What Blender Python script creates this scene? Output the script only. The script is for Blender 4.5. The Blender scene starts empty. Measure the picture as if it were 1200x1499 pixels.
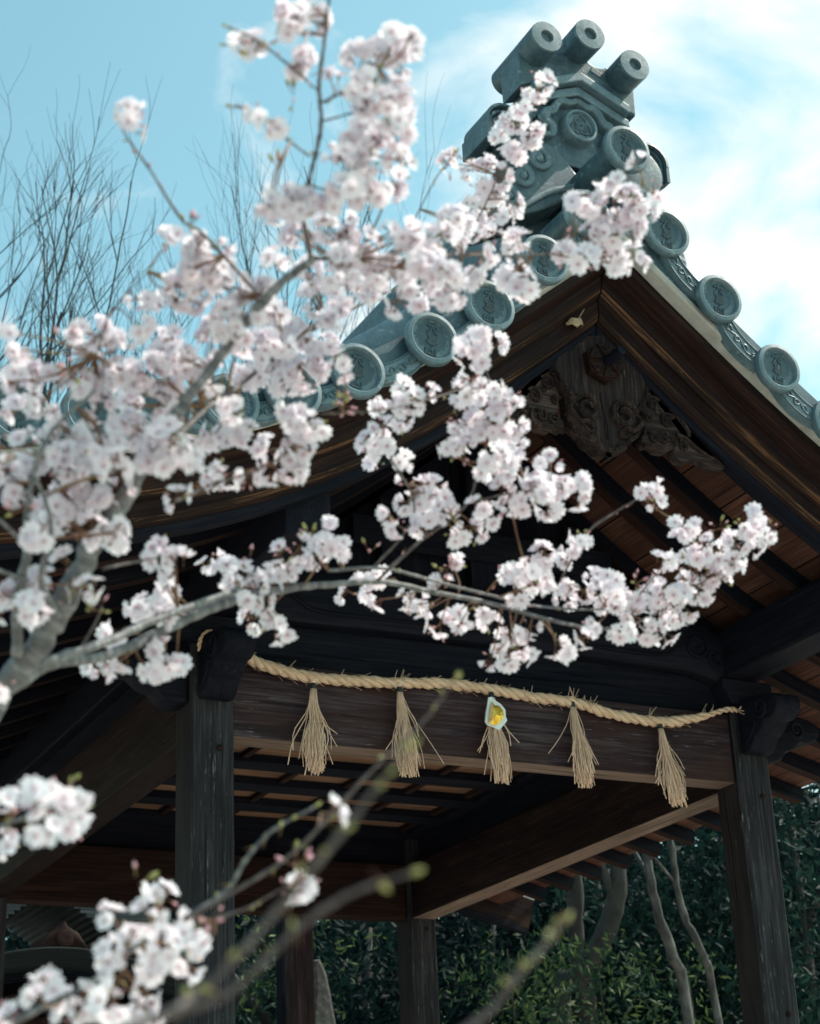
import bpy, math, random
import numpy as np
from mathutils import Vector, Matrix
random.seed(7); RNG = np.random.default_rng(11)
sc = bpy.context.scene; COL = sc.collection

# ---------------------------------------------------------------- camera
CAMPOS = np.array([-2.63216556, -7.10023006, 0.0])
RIGHT = np.array([0.89247866, -0.44900704, -0.04329571])
UP = np.array([-0.13979214, -0.36655633, 0.91983402])
FWD = np.array([0.42888226, 0.81487983, 0.38991135])
FPX = 2667.24
cd = bpy.data.cameras.new('camera'); cam = bpy.data.objects.new('camera', cd); COL.objects.link(cam)
cam.matrix_world = Matrix(((RIGHT[0], UP[0], -FWD[0], CAMPOS[0]), (RIGHT[1], UP[1], -FWD[1], CAMPOS[1]),
                           (RIGHT[2], UP[2], -FWD[2], CAMPOS[2]), (0, 0, 0, 1)))
cd.sensor_fit = 'VERTICAL'; cd.sensor_height = 36.0; cd.lens = FPX / 1499 * 36
cd.clip_start = 0.05; cd.clip_end = 3000
cd.dof.use_dof = True; cd.dof.focus_distance = 6.1; cd.dof.aperture_fstop = 6.8
sc.camera = cam
GZ = -1.55                                   # ground level (camera eye is at z = 0)
XC = 1.536                                   # middle of the pavilion

# ---------------------------------------------------------------- world, sun, exposure
SUN_EL, SUN_AZ = math.radians(50), math.radians(100)      # azimuth from +Y towards +X
w = bpy.data.worlds.new('World'); sc.world = w; w.use_nodes = True
nt = w.node_tree; N = nt.nodes; L = nt.links; N.clear()
out = N.new('ShaderNodeOutputWorld'); bg = N.new('ShaderNodeBackground'); L.new(bg.outputs[0], out.inputs[0])
bg.inputs[1].default_value = 0.13
sky = N.new('ShaderNodeTexSky'); sky.sky_type = 'NISHITA'; sky.sun_disc = False
sky.sun_elevation = SUN_EL; sky.sun_rotation = SUN_AZ; sky.air_density = 1.0; sky.dust_density = 1.5; sky.ozone_density = 1.0
tint = N.new('ShaderNodeMix'); tint.data_type = 'RGBA'; tint.blend_type = 'MULTIPLY'; tint.inputs[0].default_value = 1
L.new(sky.outputs[0], tint.inputs[6]); tint.inputs[7].default_value = (1.26, 1.70, 1.28, 1)
tc = N.new('ShaderNodeTexCoord')
mp = N.new('ShaderNodeMapping'); L.new(tc.outputs['Generated'], mp.inputs[0]); mp.inputs['Scale'].default_value = (1, 1, 1.5)
no = N.new('ShaderNodeTexNoise'); L.new(mp.outputs[0], no.inputs['Vector'])
no.inputs['Scale'].default_value = 8.0; no.inputs['Detail'].default_value = 10; no.inputs['Roughness'].default_value = 0.55; no.inputs['Distortion'].default_value = 0.35
dot = N.new('ShaderNodeVectorMath'); dot.operation = 'DOT_PRODUCT'; L.new(tc.outputs['Generated'], dot.inputs[0])
cdir = RIGHT * 0.25 + UP * 0.24 + FWD * 1.0; cdir /= np.linalg.norm(cdir)
dot.inputs[1].default_value = tuple(cdir)
mr = N.new('ShaderNodeMapRange'); L.new(dot.outputs['Value'], mr.inputs[0])
mr.inputs[1].default_value = 0.952; mr.inputs[2].default_value = 0.992; mr.inputs[3].default_value = -0.08; mr.inputs[4].default_value = 0.13
ad = N.new('ShaderNodeMath'); ad.operation = 'ADD'; L.new(no.outputs['Fac'], ad.inputs[0]); L.new(mr.outputs[0], ad.inputs[1])
rp = N.new('ShaderNodeValToRGB'); L.new(ad.outputs[0], rp.inputs[0])
rp.color_ramp.elements[0].position = 0.46; rp.color_ramp.elements[0].color = (0, 0, 0, 1)
rp.color_ramp.elements[1].position = 0.66; rp.color_ramp.elements[1].color = (1, 1, 1, 1)
cm = N.new('ShaderNodeMix'); cm.data_type = 'RGBA'; L.new(rp.outputs[0], cm.inputs[0])
L.new(tint.outputs[2], cm.inputs[6]); cm.inputs[7].default_value = (5.9, 6.35, 6.4, 1)
L.new(cm.outputs[2], bg.inputs[0])

sd = bpy.data.lights.new('sun', 'SUN'); sd.energy = 4.3; sd.angle = math.radians(0.5); sd.color = (1.0, 0.93, 0.84)
sun = bpy.data.objects.new('sun', sd); COL.objects.link(sun)
sdir = Vector((math.sin(SUN_AZ) * math.cos(SUN_EL), math.cos(SUN_AZ) * math.cos(SUN_EL), math.sin(SUN_EL)))
sun.rotation_euler = sdir.to_track_quat('Z', 'Y').to_euler(); sun.location = (0, 0, 30)
sc.view_settings.view_transform = 'Standard'; sc.view_settings.look = 'None'
sc.view_settings.exposure = 0.42; sc.view_settings.gamma = 1.0

# ---------------------------------------------------------------- helpers
def ray(px, py): return FWD * FPX + RIGHT * (px - 600) - UP * (py - 749.5)
def on(px, py, ax, v):
    d = ray(px, py); return CAMPOS + d * ((v - CAMPOS[ax]) / d[ax])
def far(px, py, dist):                       # the point seen there, dist metres along the view axis
    return CAMPOS + ray(px, py) / FPX * dist
def lerp(a, b, t): return a + (b - a) * t
def frames(P):
    P = np.asarray(P, float); T = np.gradient(P, axis=0); T /= np.linalg.norm(T, axis=1)[:, None] + 1e-12
    n = np.cross(T[0], [0.13, 0.21, 0.97]); n /= np.linalg.norm(n); Ns = []
    for t in T:
        n = n - t * (n @ t); n /= np.linalg.norm(n) + 1e-12; Ns.append(n)
    Ns = np.array(Ns); return T, Ns, np.cross(T, Ns)
def spline(P, n):
    """Catmull-Rom through rows of P, n points in all."""
    P = np.asarray(P, float)
    if len(P) < 3: return np.array([P[0] + (P[-1] - P[0]) * t for t in np.linspace(0, 1, n)])
    Q = np.vstack([2 * P[0] - P[1], P, 2 * P[-1] - P[-2]]); out = []
    for s in np.linspace(0, len(P) - 1 - 1e-9, n):
        i = int(s); t = s - i; a, b, c, d = Q[i:i + 4]
        out.append(.5 * (2 * b + (c - a) * t + (2 * a - 5 * b + 4 * c - d) * t * t + (3 * b - a - 3 * c + d) * t ** 3))
    return np.array(out)

class MB:
    def __init__(self): self.v = []; self.f = []; self.g = []; self.m = []
    def add(self, V, F, G=None, mi=0):
        o = len(self.v); V = [tuple(map(float, p)) for p in V]
        self.v += V; self.g += ([tuple(map(float, p)) for p in G] if G is not None else V)
        self.f += [tuple(i + o for i in q) for q in F]; self.m += [mi] * len(F); return o
    def box(self, a, b, ax=0, mi=0):
        (x0, y0, z0), (x1, y1, z1) = a, b
        V = [(x, y, z) for x in (x0, x1) for y in (y0, y1) for z in (z0, z1)]
        F = [(0, 1, 3, 2), (4, 6, 7, 5), (0, 4, 5, 1), (2, 3, 7, 6), (0, 2, 6, 4), (1, 5, 7, 3)]
        o = random.random() * 20; order = [ax] + [i for i in range(3) if i != ax]
        self.add(V, F, [(p[order[0]] + o, p[order[1]] + o, p[order[2]]) for p in V], mi); return self
    def tube(self, P, R, n=8, mi=0, cap=True, squash=1.0):
        P = np.asarray(P, float); R = np.broadcast_to(np.asarray(R, float), (len(P),))
        T, A, B = frames(P); s = np.concatenate([[0], np.cumsum(np.linalg.norm(np.diff(P, axis=0), axis=1))])
        V, G, F = [], [], []; o = random.random() * 20
        for i in range(len(P)):
            for k in range(n):
                th = 2 * math.pi * k / n; V.append(P[i] + R[i] * (A[i] * math.cos(th) + B[i] * math.sin(th) * squash))
                G.append((s[i] + o, R[i] * math.cos(th) + o, R[i] * math.sin(th)))
        for i in range(len(P) - 1):
            for k in range(n):
                F.append((i * n + k, i * n + (k + 1) % n, (i + 1) * n + (k + 1) % n, (i + 1) * n + k))
        if cap: F.append(tuple(range(n - 1, -1, -1))); F.append(tuple((len(P) - 1) * n + k for k in range(n)))
        self.add(V, F, G, mi); return self
    def prism(self, pts, y0, y1, bev=0.0, mi=0, ax=1, gaxis=None):
        """Outline pts (x,z) pushed from y0 (front, bevelled) to y1 along -ax direction; ax=1: plane XZ, ax=0: plane YZ."""
        pts = np.asarray(pts, float); n = len(pts)
        area = .5 * np.sum(pts[:, 0] * np.roll(pts[:, 1], -1) - np.roll(pts[:, 0], -1) * pts[:, 1])
        if area < 0: pts = pts[::-1]
        e = np.roll(pts, -1, 0) - np.roll(pts, 1, 0); e /= np.linalg.norm(e, axis=1)[:, None] + 1e-12
        nin = np.stack([-e[:, 1], e[:, 0]], 1)
        sg = 1 if y1 > y0 else -1
        rings = [(pts + nin * bev, y0), (pts + nin * bev * .3, y0 + sg * bev * .3), (pts, y0 + sg * bev), (pts, y1)] if bev else [(pts, y0), (pts, y1)]
        V = []
        for q, y in rings:
            V += [(p[0], y, p[1]) if ax == 1 else (y, p[0], p[1]) for p in q]
        F = []
        for r in range(len(rings) - 1):
            for k in range(n): F.append((r * n + k, r * n + (k + 1) % n, (r + 1) * n + (k + 1) % n, (r + 1) * n + k))
        F.append(tuple(range(n - 1, -1, -1))); F.append(tuple((len(rings) - 1) * n + k for k in range(n)))
        if gaxis is None: G = V
        else:
            od = [gaxis] + [i for i in range(3) if i != gaxis]; o = random.random() * 20
            G = [(p[od[0]] + o, p[od[1]], p[od[2]] + o) for p in V]
        self.add(V, F, G, mi); return self
    def lathe(self, prof, c, n=32, ang=(0, 2 * math.pi), mi=0, close=True):
        """prof: (radius, y) pairs turned about the axis through c parallel to Y."""
        full = abs(ang[1] - ang[0] - 2 * math.pi) < 1e-6; m = n if full else n + 1
        V = []; G = []; o = random.random() * 10
        for r, y in prof:
            for k in range(m):
                th = lerp(ang[0], ang[1], k / n); V.append((c[0] + r * math.cos(th), c[1] + y, c[2] + r * math.sin(th)))
                G.append((r * math.cos(th), r * math.sin(th), y + o))
        F = []
        for i in range(len(prof) - 1):
            for k in range(n):
                F.append((i * m + k, i * m + (k + 1) % m, (i + 1) * m + (k + 1) % m, (i + 1) * m + k))
        self.add(V, F, G, mi); return self
    def build(self, name, mats, parent=None, smooth=False, bevel=0.0, auto=None):
        me = bpy.data.meshes.new(name); V = self.v
        off = Vector((0, 0, 0))
        if parent is not None:
            off = parent.location.copy() if parent.parent is None else Vector(parent['_o'])
        me.from_pydata([(p[0] - off.x, p[1] - off.y, p[2] - off.z) for p in V], [], self.f)
        a = me.attributes.new('gr', 'FLOAT_VECTOR', 'POINT'); a.data.foreach_set('vector', np.array(self.g, np.float32).ravel())
        mats = mats if isinstance(mats, (list, tuple)) else [mats]
        for m in mats: me.materials.append(m)
        if len(mats) > 1: me.polygons.foreach_set('material_index', np.array(self.m, np.int32))
        if smooth: me.polygons.foreach_set('use_smooth', np.ones(len(me.polygons), bool))
        me.update(); me.validate(clean_customdata=False)
        ob = bpy.data.objects.new(name, me); COL.objects.link(ob)
        if auto is not None:
            try: me.set_sharp_from_angle(angle=math.radians(auto))
            except Exception: pass
        if parent is not None: ob.parent = parent; ob['_o'] = tuple(off)
        if bevel:
            b = ob.modifiers.new('bevel', 'BEVEL'); b.width = bevel; b.segments = 2; b.limit_method = 'ANGLE'; b.angle_limit = math.radians(40)
        return ob

def tag(o, label=None, cat=None, group=None, kind=None):
    for k, v in (('label', label), ('category', cat), ('group', group), ('kind', kind)):
        if v: o[k] = v
    return o
def thing(name, loc, label, cat, group=None):
    o = bpy.data.objects.new(name, None); COL.objects.link(o); o.location = loc; o.empty_display_size = 0.1
    return tag(o, label, cat, group)

def flat_ribbon(mb, pts, r, y, tall=1.0):
    """A carved band: flat crest with sloping flanks, standing a little proud of the plate."""
    P = np.asarray(pts); T_ = np.gradient(P, axis=0); T_ /= np.linalg.norm(T_, axis=1)[:, None] + 1e-12; Nn = np.stack([-T_[:, 1], T_[:, 0]], 1)
    R = np.broadcast_to(np.asarray(r, float), (len(P),)); V = []; G = []; o = random.random() * 9
    for i in range(len(P)):
        for u, dy in ((-1.05, .014), (-.95, -.006), (-.62, -.013), (0.0, -.009), (.62, -.013), (.95, -.006), (1.05, .014)):
            q = P[i] + Nn[i] * R[i] * u; V.append((q[0], y + dy * tall * min(1, R[i] / .014), q[1])); G.append((q[1] + o, q[0], dy))
    k = 7; mb.add(V, [(i * k + j, (i + 1) * k + j, (i + 1) * k + j + 1, i * k + j + 1) for i in range(len(P) - 1) for j in range(k - 1)], G)

# ---------------------------------------------------------------- materials
def mat(name):
    m = bpy.data.materials.new(name); m.use_nodes = True; t = m.node_tree
    return m, t, t.nodes['Principled BSDF']
def nd(t, kind, **kw):
    n = t.nodes.new(kind)
    for k, v in kw.items(): setattr(n, k, v)
    return n
def noise(t, vec, scale, detail=4, rough=.55, dist=0.0, sc3=(1, 1, 1)):
    mp = nd(t, 'ShaderNodeMapping'); mp.inputs['Scale'].default_value = sc3; t.links.new(vec, mp.inputs[0])
    n = nd(t, 'ShaderNodeTexNoise'); t.links.new(mp.outputs[0], n.inputs['Vector'])
    n.inputs['Scale'].default_value = scale; n.inputs['Detail'].default_value = detail
    n.inputs['Roughness'].default_value = rough; n.inputs['Distortion'].default_value = dist
    return n.outputs['Fac']
def ramp(t, fac, stops):
    r = nd(t, 'ShaderNodeValToRGB'); t.links.new(fac, r.inputs[0]); e = r.color_ramp.elements
    while len(e) < len(stops): e.new(0.5)
    for el, (p, c) in zip(e, stops): el.position = p; el.color = (*c, 1) if len(c) == 3 else c
    return r.outputs[0]
def mixc(t, fac, a, b, mode='MIX'):
    m = nd(t, 'ShaderNodeMix', data_type='RGBA', blend_type=mode)
    for s, i in ((fac, 0), (a, 6), (b, 7)):
        if hasattr(s, 'is_output'): t.links.new(s, m.inputs[i])
        else: m.inputs[i].default_value = s if i == 0 else (*s, 1)
    return m.outputs[2]
def math_(t, op, a, b=0.0):
    m = nd(t, 'ShaderNodeMath', operation=op)
    for s, i in ((a, 0), (b, 1)):
        if hasattr(s, 'is_output'): t.links.new(s, m.inputs[i])
        else: m.inputs[i].default_value = s
    return m.outputs[0]
def bump(t, p, h, strength=.4, dist=.004):
    b = nd(t, 'ShaderNodeBump'); b.inputs['Strength'].default_value = strength; b.inputs['Distance'].default_value = dist
    t.links.new(h, b.inputs['Height']); t.links.new(b.outputs[0], p.inputs['Normal'])
def gr(t): 
    a = nd(t, 'ShaderNodeAttribute'); a.attribute_name = 'gr'; return a.outputs['Vector']
BW = (0, 0, 0); WW = (1, 1, 1)
def wood(name, dark, mid, light, rough=.62, scratch=None, amount=.7, plank=0.0, warm=None, bk=.6):
    m, t, p = mat(name); g = gr(t)
    fine = noise(t, g, 1, 6, .62, .5, (2.4, 95, 95)); patch = noise(t, g, 1, 6, .66, .3, (2.2, 13, 13)); big = noise(t, g, 1, 2, .5, .0, (.6, 1.6, 1.6))
    mixv = math_(t, 'ADD', math_(t, 'MULTIPLY', fine, .5), math_(t, 'ADD', math_(t, 'MULTIPLY', patch, .35), math_(t, 'MULTIPLY', big, .15)))
    c = ramp(t, mixv, [(.36, dark), (.5, mid), (.66, light)])
    ck = ramp(t, noise(t, g, 1, 3, .55, .4, (.9, 34, 34)), [(.30, WW), (.36, BW)])
    c = mixc(t, math_(t, 'MULTIPLY', ck, .8), c, tuple(x * .35 for x in dark))
    if warm:
        wm = ramp(t, noise(t, g, 1, 4, .6, .2, (1.1, 5, 5)), [(.5, BW), (.68, WW)])
        c = mixc(t, wm, c, warm)
    if scratch:
        s1 = ramp(t, noise(t, g, 1, 6, .7, .2, (7, 75, 75)), [(.60, BW), (.70, WW)])
        s2 = ramp(t, noise(t, g, 1, 3, .6, .0, (1.4, 4, 4)), [(.42, BW), (.62, WW)])
        fac = math_(t, 'MULTIPLY', math_(t, 'MULTIPLY', s1, s2), amount)
        c = mixc(t, fac, c, scratch)
    if plank:
        sx = nd(t, 'ShaderNodeSeparateXYZ'); t.links.new(g, sx.inputs[0])
        fr = math_(t, 'FRACT', math_(t, 'DIVIDE', sx.outputs[1], plank))
        gap = math_(t, 'LESS_THAN', fr, .035)
        pid = math_(t, 'FLOOR', math_(t, 'DIVIDE', sx.outputs[1], plank))
        wn = nd(t, 'ShaderNodeTexWhiteNoise', noise_dimensions='1D'); t.links.new(pid, wn.inputs['W'])
        c = mixc(t, math_(t, 'MULTIPLY', wn.outputs[0], .55), c, dark)
        c = mixc(t, gap, c, (.002, .002, .003))
    t.links.new(c, p.inputs['Base Color']); p.inputs['Roughness'].default_value = rough
    p.inputs['Specular IOR Level'].default_value = .06
    bump(t, p, mixv, bk, .006)
    return m
M = {}
M['post'] = wood('weathered_post_wood', (.007, .0065, .008), (.021, .020, .024), (.058, .055, .060), .65, (.24, .26, .27), .95)
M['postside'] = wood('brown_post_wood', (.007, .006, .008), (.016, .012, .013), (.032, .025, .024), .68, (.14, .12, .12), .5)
M['beam'] = wood('weathered_beam_wood', (.009, .006, .008), (.030, .020, .024), (.098, .073, .082), .66, (.27, .26, .28), .75, warm=(.036, .019, .017))
M['beamlow'] = wood('bounce_lit_beam_underside', (.055, .037, .029), (.13, .088, .070), (.24, .165, .13), .65)  # lighter beam bottoms: light bounced off the ground, painted into the colour
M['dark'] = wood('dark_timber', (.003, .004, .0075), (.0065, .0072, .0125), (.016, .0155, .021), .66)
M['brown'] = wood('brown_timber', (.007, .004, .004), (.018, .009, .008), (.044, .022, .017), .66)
M['board'] = wood('bargeboard_wood', (.006, .004, .005), (.015, .009, .0095), (.040, .022, .017), .6, warm=(.045, .019, .010))
M['gold'] = wood('worn_bargeboard_edge', (.007, .005, .004), (.022, .012, .009), (.19, .092, .046), .6, (.42, .27, .16), .55)
M['soffit'] = wood('reddish_soffit_planks', (.030, .014, .011), (.078, .036, .027), (.16, .082, .060), .6, plank=.24)
M['ceiling'] = wood('ceiling_planks', (.06, .03, .02), (.15, .08, .052), (.27, .155, .105), .6)
M['pale'] = wood('side_beam_wood', (.005, .0035, .004), (.013, .0075, .0075), (.034, .019, .016), .66, (.12, .10, .09), .35)
M['carved'] = wood('carved_pendant_wood', (.006, .005, .006), (.024, .017, .017), (.095, .066, .056), .6, (.30, .23, .19), .6, bk=.3)

def tile_mat(name, base, light, dirt=.5):
    m, t, p = mat(name); tcn = nd(t, 'ShaderNodeTexCoord'); o = tcn.outputs['Object']
    a = noise(t, o, 9, 6, .65); b = noise(t, o, 70, 4, .6); s = noise(t, o, 28, 6, .7)
    c = mixc(t, ramp(t, a, [(.35, BW), (.68, WW)]), base, light)
    c = mixc(t, math_(t, 'MULTIPLY', ramp(t, s, [(.56, BW), (.70, WW)]), dirt), c, tuple(x * .45 for x in base))
    c = mixc(t, math_(t, 'MULTIPLY', ramp(t, b, [(.62, BW), (.75, WW)]), .35), c, (.42, .48, .5))
    st = noise(t, o, 1, 6, .65, .2, (38, 38, 5))
    c = mixc(t, math_(t, 'MULTIPLY', ramp(t, st, [(.50, BW), (.66, WW)]), dirt), c, tuple(x * .5 for x in base))
    li = noise(t, o, 17, 9, .72, .6); lk = noise(t, o, 3.1, 3)
    c = mixc(t, math_(t, 'MULTIPLY', math_(t, 'MULTIPLY', ramp(t, li, [(.57, BW), (.62, WW)]), ramp(t, lk, [(.45, BW), (.6, WW)])), .6), c, (.26, .33, .35))
    t.links.new(c, p.inputs['Base Color']); rg = nd(t, 'ShaderNodeMapRange'); t.links.new(s, rg.inputs[0]); rg.inputs[1].default_value = .3; rg.inputs[2].default_value = .7; rg.inputs[3].default_value = .34; rg.inputs[4].default_value = .68; t.links.new(rg.outputs[0], p.inputs['Roughness'])
    p.inputs['Specular IOR Level'].default_value = .6
    bump(t, p, math_(t, 'ADD', a, math_(t, 'MULTIPLY', b, .4)), .35, .004)
    return m
M['tile'] = tile_mat('smoked_roof_tile', (.030, .066, .088), (.068, .120, .150))
M['rim'] = tile_mat('pale_tile_rim', (.064, .114, .142), (.118, .180, .214), .4)
M['tilebody'] = tile_mat('dark_tile_barrel', (.022, .054, .074), (.050, .096, .122))
def face_mat():
    m, t, p = mat('weathered_tile_face'); g = gr(t)
    ln = nd(t, 'ShaderNodeVectorMath', operation='LENGTH'); sx = nd(t, 'ShaderNodeSeparateXYZ'); t.links.new(g, sx.inputs[0])
    cb = nd(t, 'ShaderNodeCombineXYZ'); t.links.new(sx.outputs[0], cb.inputs[0]); t.links.new(math_(t, 'SUBTRACT', sx.outputs[1], .012), cb.inputs[1])
    t.links.new(cb.outputs[0], ln.inputs[0])
    n = noise(t, g, 75, 6, .7)
    v = math_(t, 'ADD', math_(t, 'DIVIDE', ln.outputs['Value'], .082), math_(t, 'MULTIPLY', math_(t, 'SUBTRACT', n, .5), .9))
    c = ramp(t, v, [(.82, (.024, .052, .070)), (.93, (.105, .16, .188))])
    c = mixc(t, ramp(t, noise(t, g, 40, 4, .6), [(.4, BW), (.7, (.5, .5, .5))]), c, (.04, .085, .11))
    t.links.new(c, p.inputs['Base Color']); p.inputs['Roughness'].default_value = .5
    bump(t, p, n, .4, .003); return m
M['face'] = face_mat()
M['letter'] = tile_mat('raised_tile_lettering', (.016, .040, .055), (.035, .070, .09), .2)
def simple(name, stops, scale=12, rough=.7, dist=.003, sc3=(1, 1, 1), spec=.3, use_gr=False, strength=.4):
    m, t, p = mat(name); tcn = nd(t, 'ShaderNodeTexCoord')
    f = noise(t, gr(t) if use_gr else tcn.outputs['Object'], scale, 6, .62, 0, sc3)
    c = ramp(t, f, stops); t.links.new(c, p.inputs['Base Color']); p.inputs['Roughness'].default_value = rough
    p.inputs['Specular IOR Level'].default_value = spec; bump(t, p, f, strength, dist); return m
M['plaster'] = simple('off_white_plaster', [(.3, (.27, .265, .245)), (.55, (.39, .385, .36)), (.75, (.45, .445, .415))], 7, .85)
M['rope'] = simple('straw_rope', [(.3, (.34, .21, .13)), (.5, (.60, .415, .285)), (.72, (.77, .57, .43))], 1, .8, .004, (14, 220, 220), .2, True, .8)
M['straw'] = simple('straw_fibre', [(.3, (.40, .26, .175)), (.5, (.66, .46, .34)), (.7, (.82, .62, .49))], 1, .75, .001, (9, 500, 500), .25, True)
M['binding'] = simple('black_twine', [(.3, (.008, .015, .018)), (.7, (.02, .035, .04))], 60, .6)
M['paper'] = simple('white_paper', [(.3, (.62, .68, .68)), (.7, (.74, .78, .78))], 20, .7)
m, t, p = mat('gold_foil'); tcn = nd(t, 'ShaderNodeTexCoord'); f = noise(t, tcn.outputs['Object'], 40, 4)
t.links.new(ramp(t, f, [(.35, (.62, .33, .03)), (.6, (.95, .62, .10))]), p.inputs['Base Color']); p.inputs['Metallic'].default_value = .75; p.inputs['Roughness'].default_value = .3
bump(t, p, f, .6, .006); M['foil'] = m
M['bark'] = simple('grey_cherry_bark', [(.3, (.05, .048, .052)), (.5, (.12, .12, .125)), (.68, (.26, .26, .265))], 1, .55, .005, (95, 16, 16), .45, True, .5)
M['twig'] = simple('brown_cherry_twig', [(.3, (.045, .035, .036)), (.55, (.105, .085, .083)), (.72, (.22, .19, .18))], 1, .6, .002, (60, 40, 40), .35, True, .6)
def petal_mat():
    m, t, p = mat('cherry_petal'); g = gr(t); sx = nd(t, 'ShaderNodeSeparateXYZ'); t.links.new(g, sx.inputs[0])
    c = ramp(t, sx.outputs[0], [(0.0, (.66, .30, .36)), (.10, (.80, .62, .69)), (.28, (.87, .81, .87)), (1.0, (.89, .87, .92))])
    c = mixc(t, math_(t, 'MULTIPLY', sx.outputs[1], .55), c, (.88, .72, .79))
    t.links.new(c, p.inputs['Base Color']); p.inputs['Roughness'].default_value = .6; p.inputs['Specular IOR Level'].default_value = .2
    tr = nd(t, 'ShaderNodeBsdfTranslucent'); t.links.new(c, tr.inputs[0]); ms = nd(t, 'ShaderNodeMixShader'); ms.inputs[0].default_value = .42
    o = t.nodes['Material Output']; t.links.new(p.outputs[0], ms.inputs[1]); t.links.new(tr.outputs[0], ms.inputs[2]); t.links.new(ms.outputs[0], o.inputs[0]); return m
M['petal'] = petal_mat()
M['calyx'] = simple('reddish_calyx', [(.3, (.10, .035, .03)), (.55, (.19, .10, .05)), (.75, (.28, .23, .09))], 45, .6)
M['pinkbud'] = simple('pink_bud', [(.3, (.50, .20, .24)), (.6, (.70, .40, .44)), (.8, (.80, .60, .62))], 60, .55)
M['greenbud'] = simple('green_leaf_bud', [(.3, (.22, .21, .07)), (.6, (.36, .35, .13)), (.8, (.44, .40, .2))], 60, .6)
M['barebark'] = simple('dark_bare_bark', [(.3, (.02, .028, .034)), (.7, (.05, .062, .07))], 6, .8)
M['paletrunk'] = simple('pale_forest_bark', [(.3, (.018, .018, .019)), (.5, (.048, .047, .046)), (.7, (.115, .112, .108))], 13, .85, .02, (1, 1, .35))
M['darktrunk'] = simple('dark_forest_bark', [(.3, (.018, .018, .018)), (.7, (.05, .045, .04))], 8, .85)
M['stone'] = simple('rough_grey_stone', [(.3, (.03, .033, .035)), (.55, (.075, .078, .078)), (.75, (.16, .163, .16))], 22, .85, .01)
M['gravel'] = simple('pale_gravel', [(.3, (.34, .31, .27)), (.6, (.48, .44, .39)), (.8, (.56, .52, .47))], 30, .9, .01)
def leaf_mat(name, a, b, c_, sp=.5):
    m, t, p = mat(name); geo = nd(t, 'ShaderNodeNewGeometry'); tcn = nd(t, 'ShaderNodeTexCoord')
    f = noise(t, tcn.outputs['Object'], 1.3, 3); isl = geo.outputs['Random Per Island']
    v = math_(t, 'ADD', math_(t, 'MULTIPLY', f, .5), math_(t, 'MULTIPLY', isl, .5))
    c = ramp(t, v, [(.25, a), (.5, b), (.78, c_)]); t.links.new(c, p.inputs['Base Color']); p.inputs['Roughness'].default_value = .55
    p.inputs['Specular IOR Level'].default_value = sp
    tr = nd(t, 'ShaderNodeBsdfTranslucent'); t.links.new(c, tr.inputs[0]); ms = nd(t, 'ShaderNodeMixShader'); ms.inputs[0].default_value = .28
    o = t.nodes['Material Output']; t.links.new(p.outputs[0], ms.inputs[1]); t.links.new(tr.outputs[0], ms.inputs[2]); t.links.new(ms.outputs[0], o.inputs[0]); return m
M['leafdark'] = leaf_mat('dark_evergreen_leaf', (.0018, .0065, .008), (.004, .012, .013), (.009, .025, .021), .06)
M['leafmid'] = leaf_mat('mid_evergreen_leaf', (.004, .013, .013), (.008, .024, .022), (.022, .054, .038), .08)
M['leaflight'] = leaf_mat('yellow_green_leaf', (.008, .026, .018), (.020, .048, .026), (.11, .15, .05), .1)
M['shingle'] = simple('bark_shingle', [(.3, (.010, .015, .018)), (.55, (.024, .033, .037)), (.78, (.075, .092, .097))], 1, .75, .012, (1.5, 40, 40), .3, True, .8)
M['redwood'] = wood('red_brown_shrine_wood', (.014, .009, .009), (.03, .016, .014), (.05, .028, .024), .6)
M['leafdry'] = simple('dry_leaf', [(.3, (.22, .15, .09)), (.7, (.46, .36, .24))], 50, .7)

# ---------------------------------------------------------------- ground
gm = MB(); S = 400
gm.add([(-S, -S, GZ), (S, -S, GZ), (S, S, GZ), (-S, S, GZ)], [(0, 1, 2, 3)])
tag(gm.build('ground', M['gravel']), kind='structure')

# ================================================================ the pavilion
W, CS, D = 2.872, 0.20, 3.641
MIDY = (D + CS) / 2
pav = thing('pavilion', (XC, MIDY, GZ), 'dark timber gabled pavilion with blue-grey tiled roof, weathered posts and carved gable pendant', 'pavilion')
PD = np.array([0, .22, .44, .66, .85, 1.10, 1.37, 1.72, 2.18, 2.66, 3.0]); PZ = np.array([3.905, 3.73, 3.565, 3.37, 3.24, 3.055, 2.925, 2.77, 2.60, 2.455, 2.38])
_pf = np.polyfit(np.concatenate([PD, [0, 0, 0]]), np.concatenate([PZ, [3.905] * 3]), 4)
def zF(d):
    return float(np.polyval(_pf, abs(d)))
def rake(sgn, d, n, y):
    """The point n metres off the rake curve at distance d from the ridge line."""
    e = 1e-3; sl = (zF(d + e) - zF(max(d - e, 0))) / (e + min(d, e)); l = math.hypot(1, sl)
    if d < .006: return (XC + sgn * d, y, zF(0) + n * l)
    return (XC + sgn * (d - sl / l * n), y, zF(d) + n / l)
def rake_d(d, n):                            # same, but the point sits vertically over d
    return zF(d) + n
DS = np.concatenate([[0], np.linspace(.06, 3.0, 34)])
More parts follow.
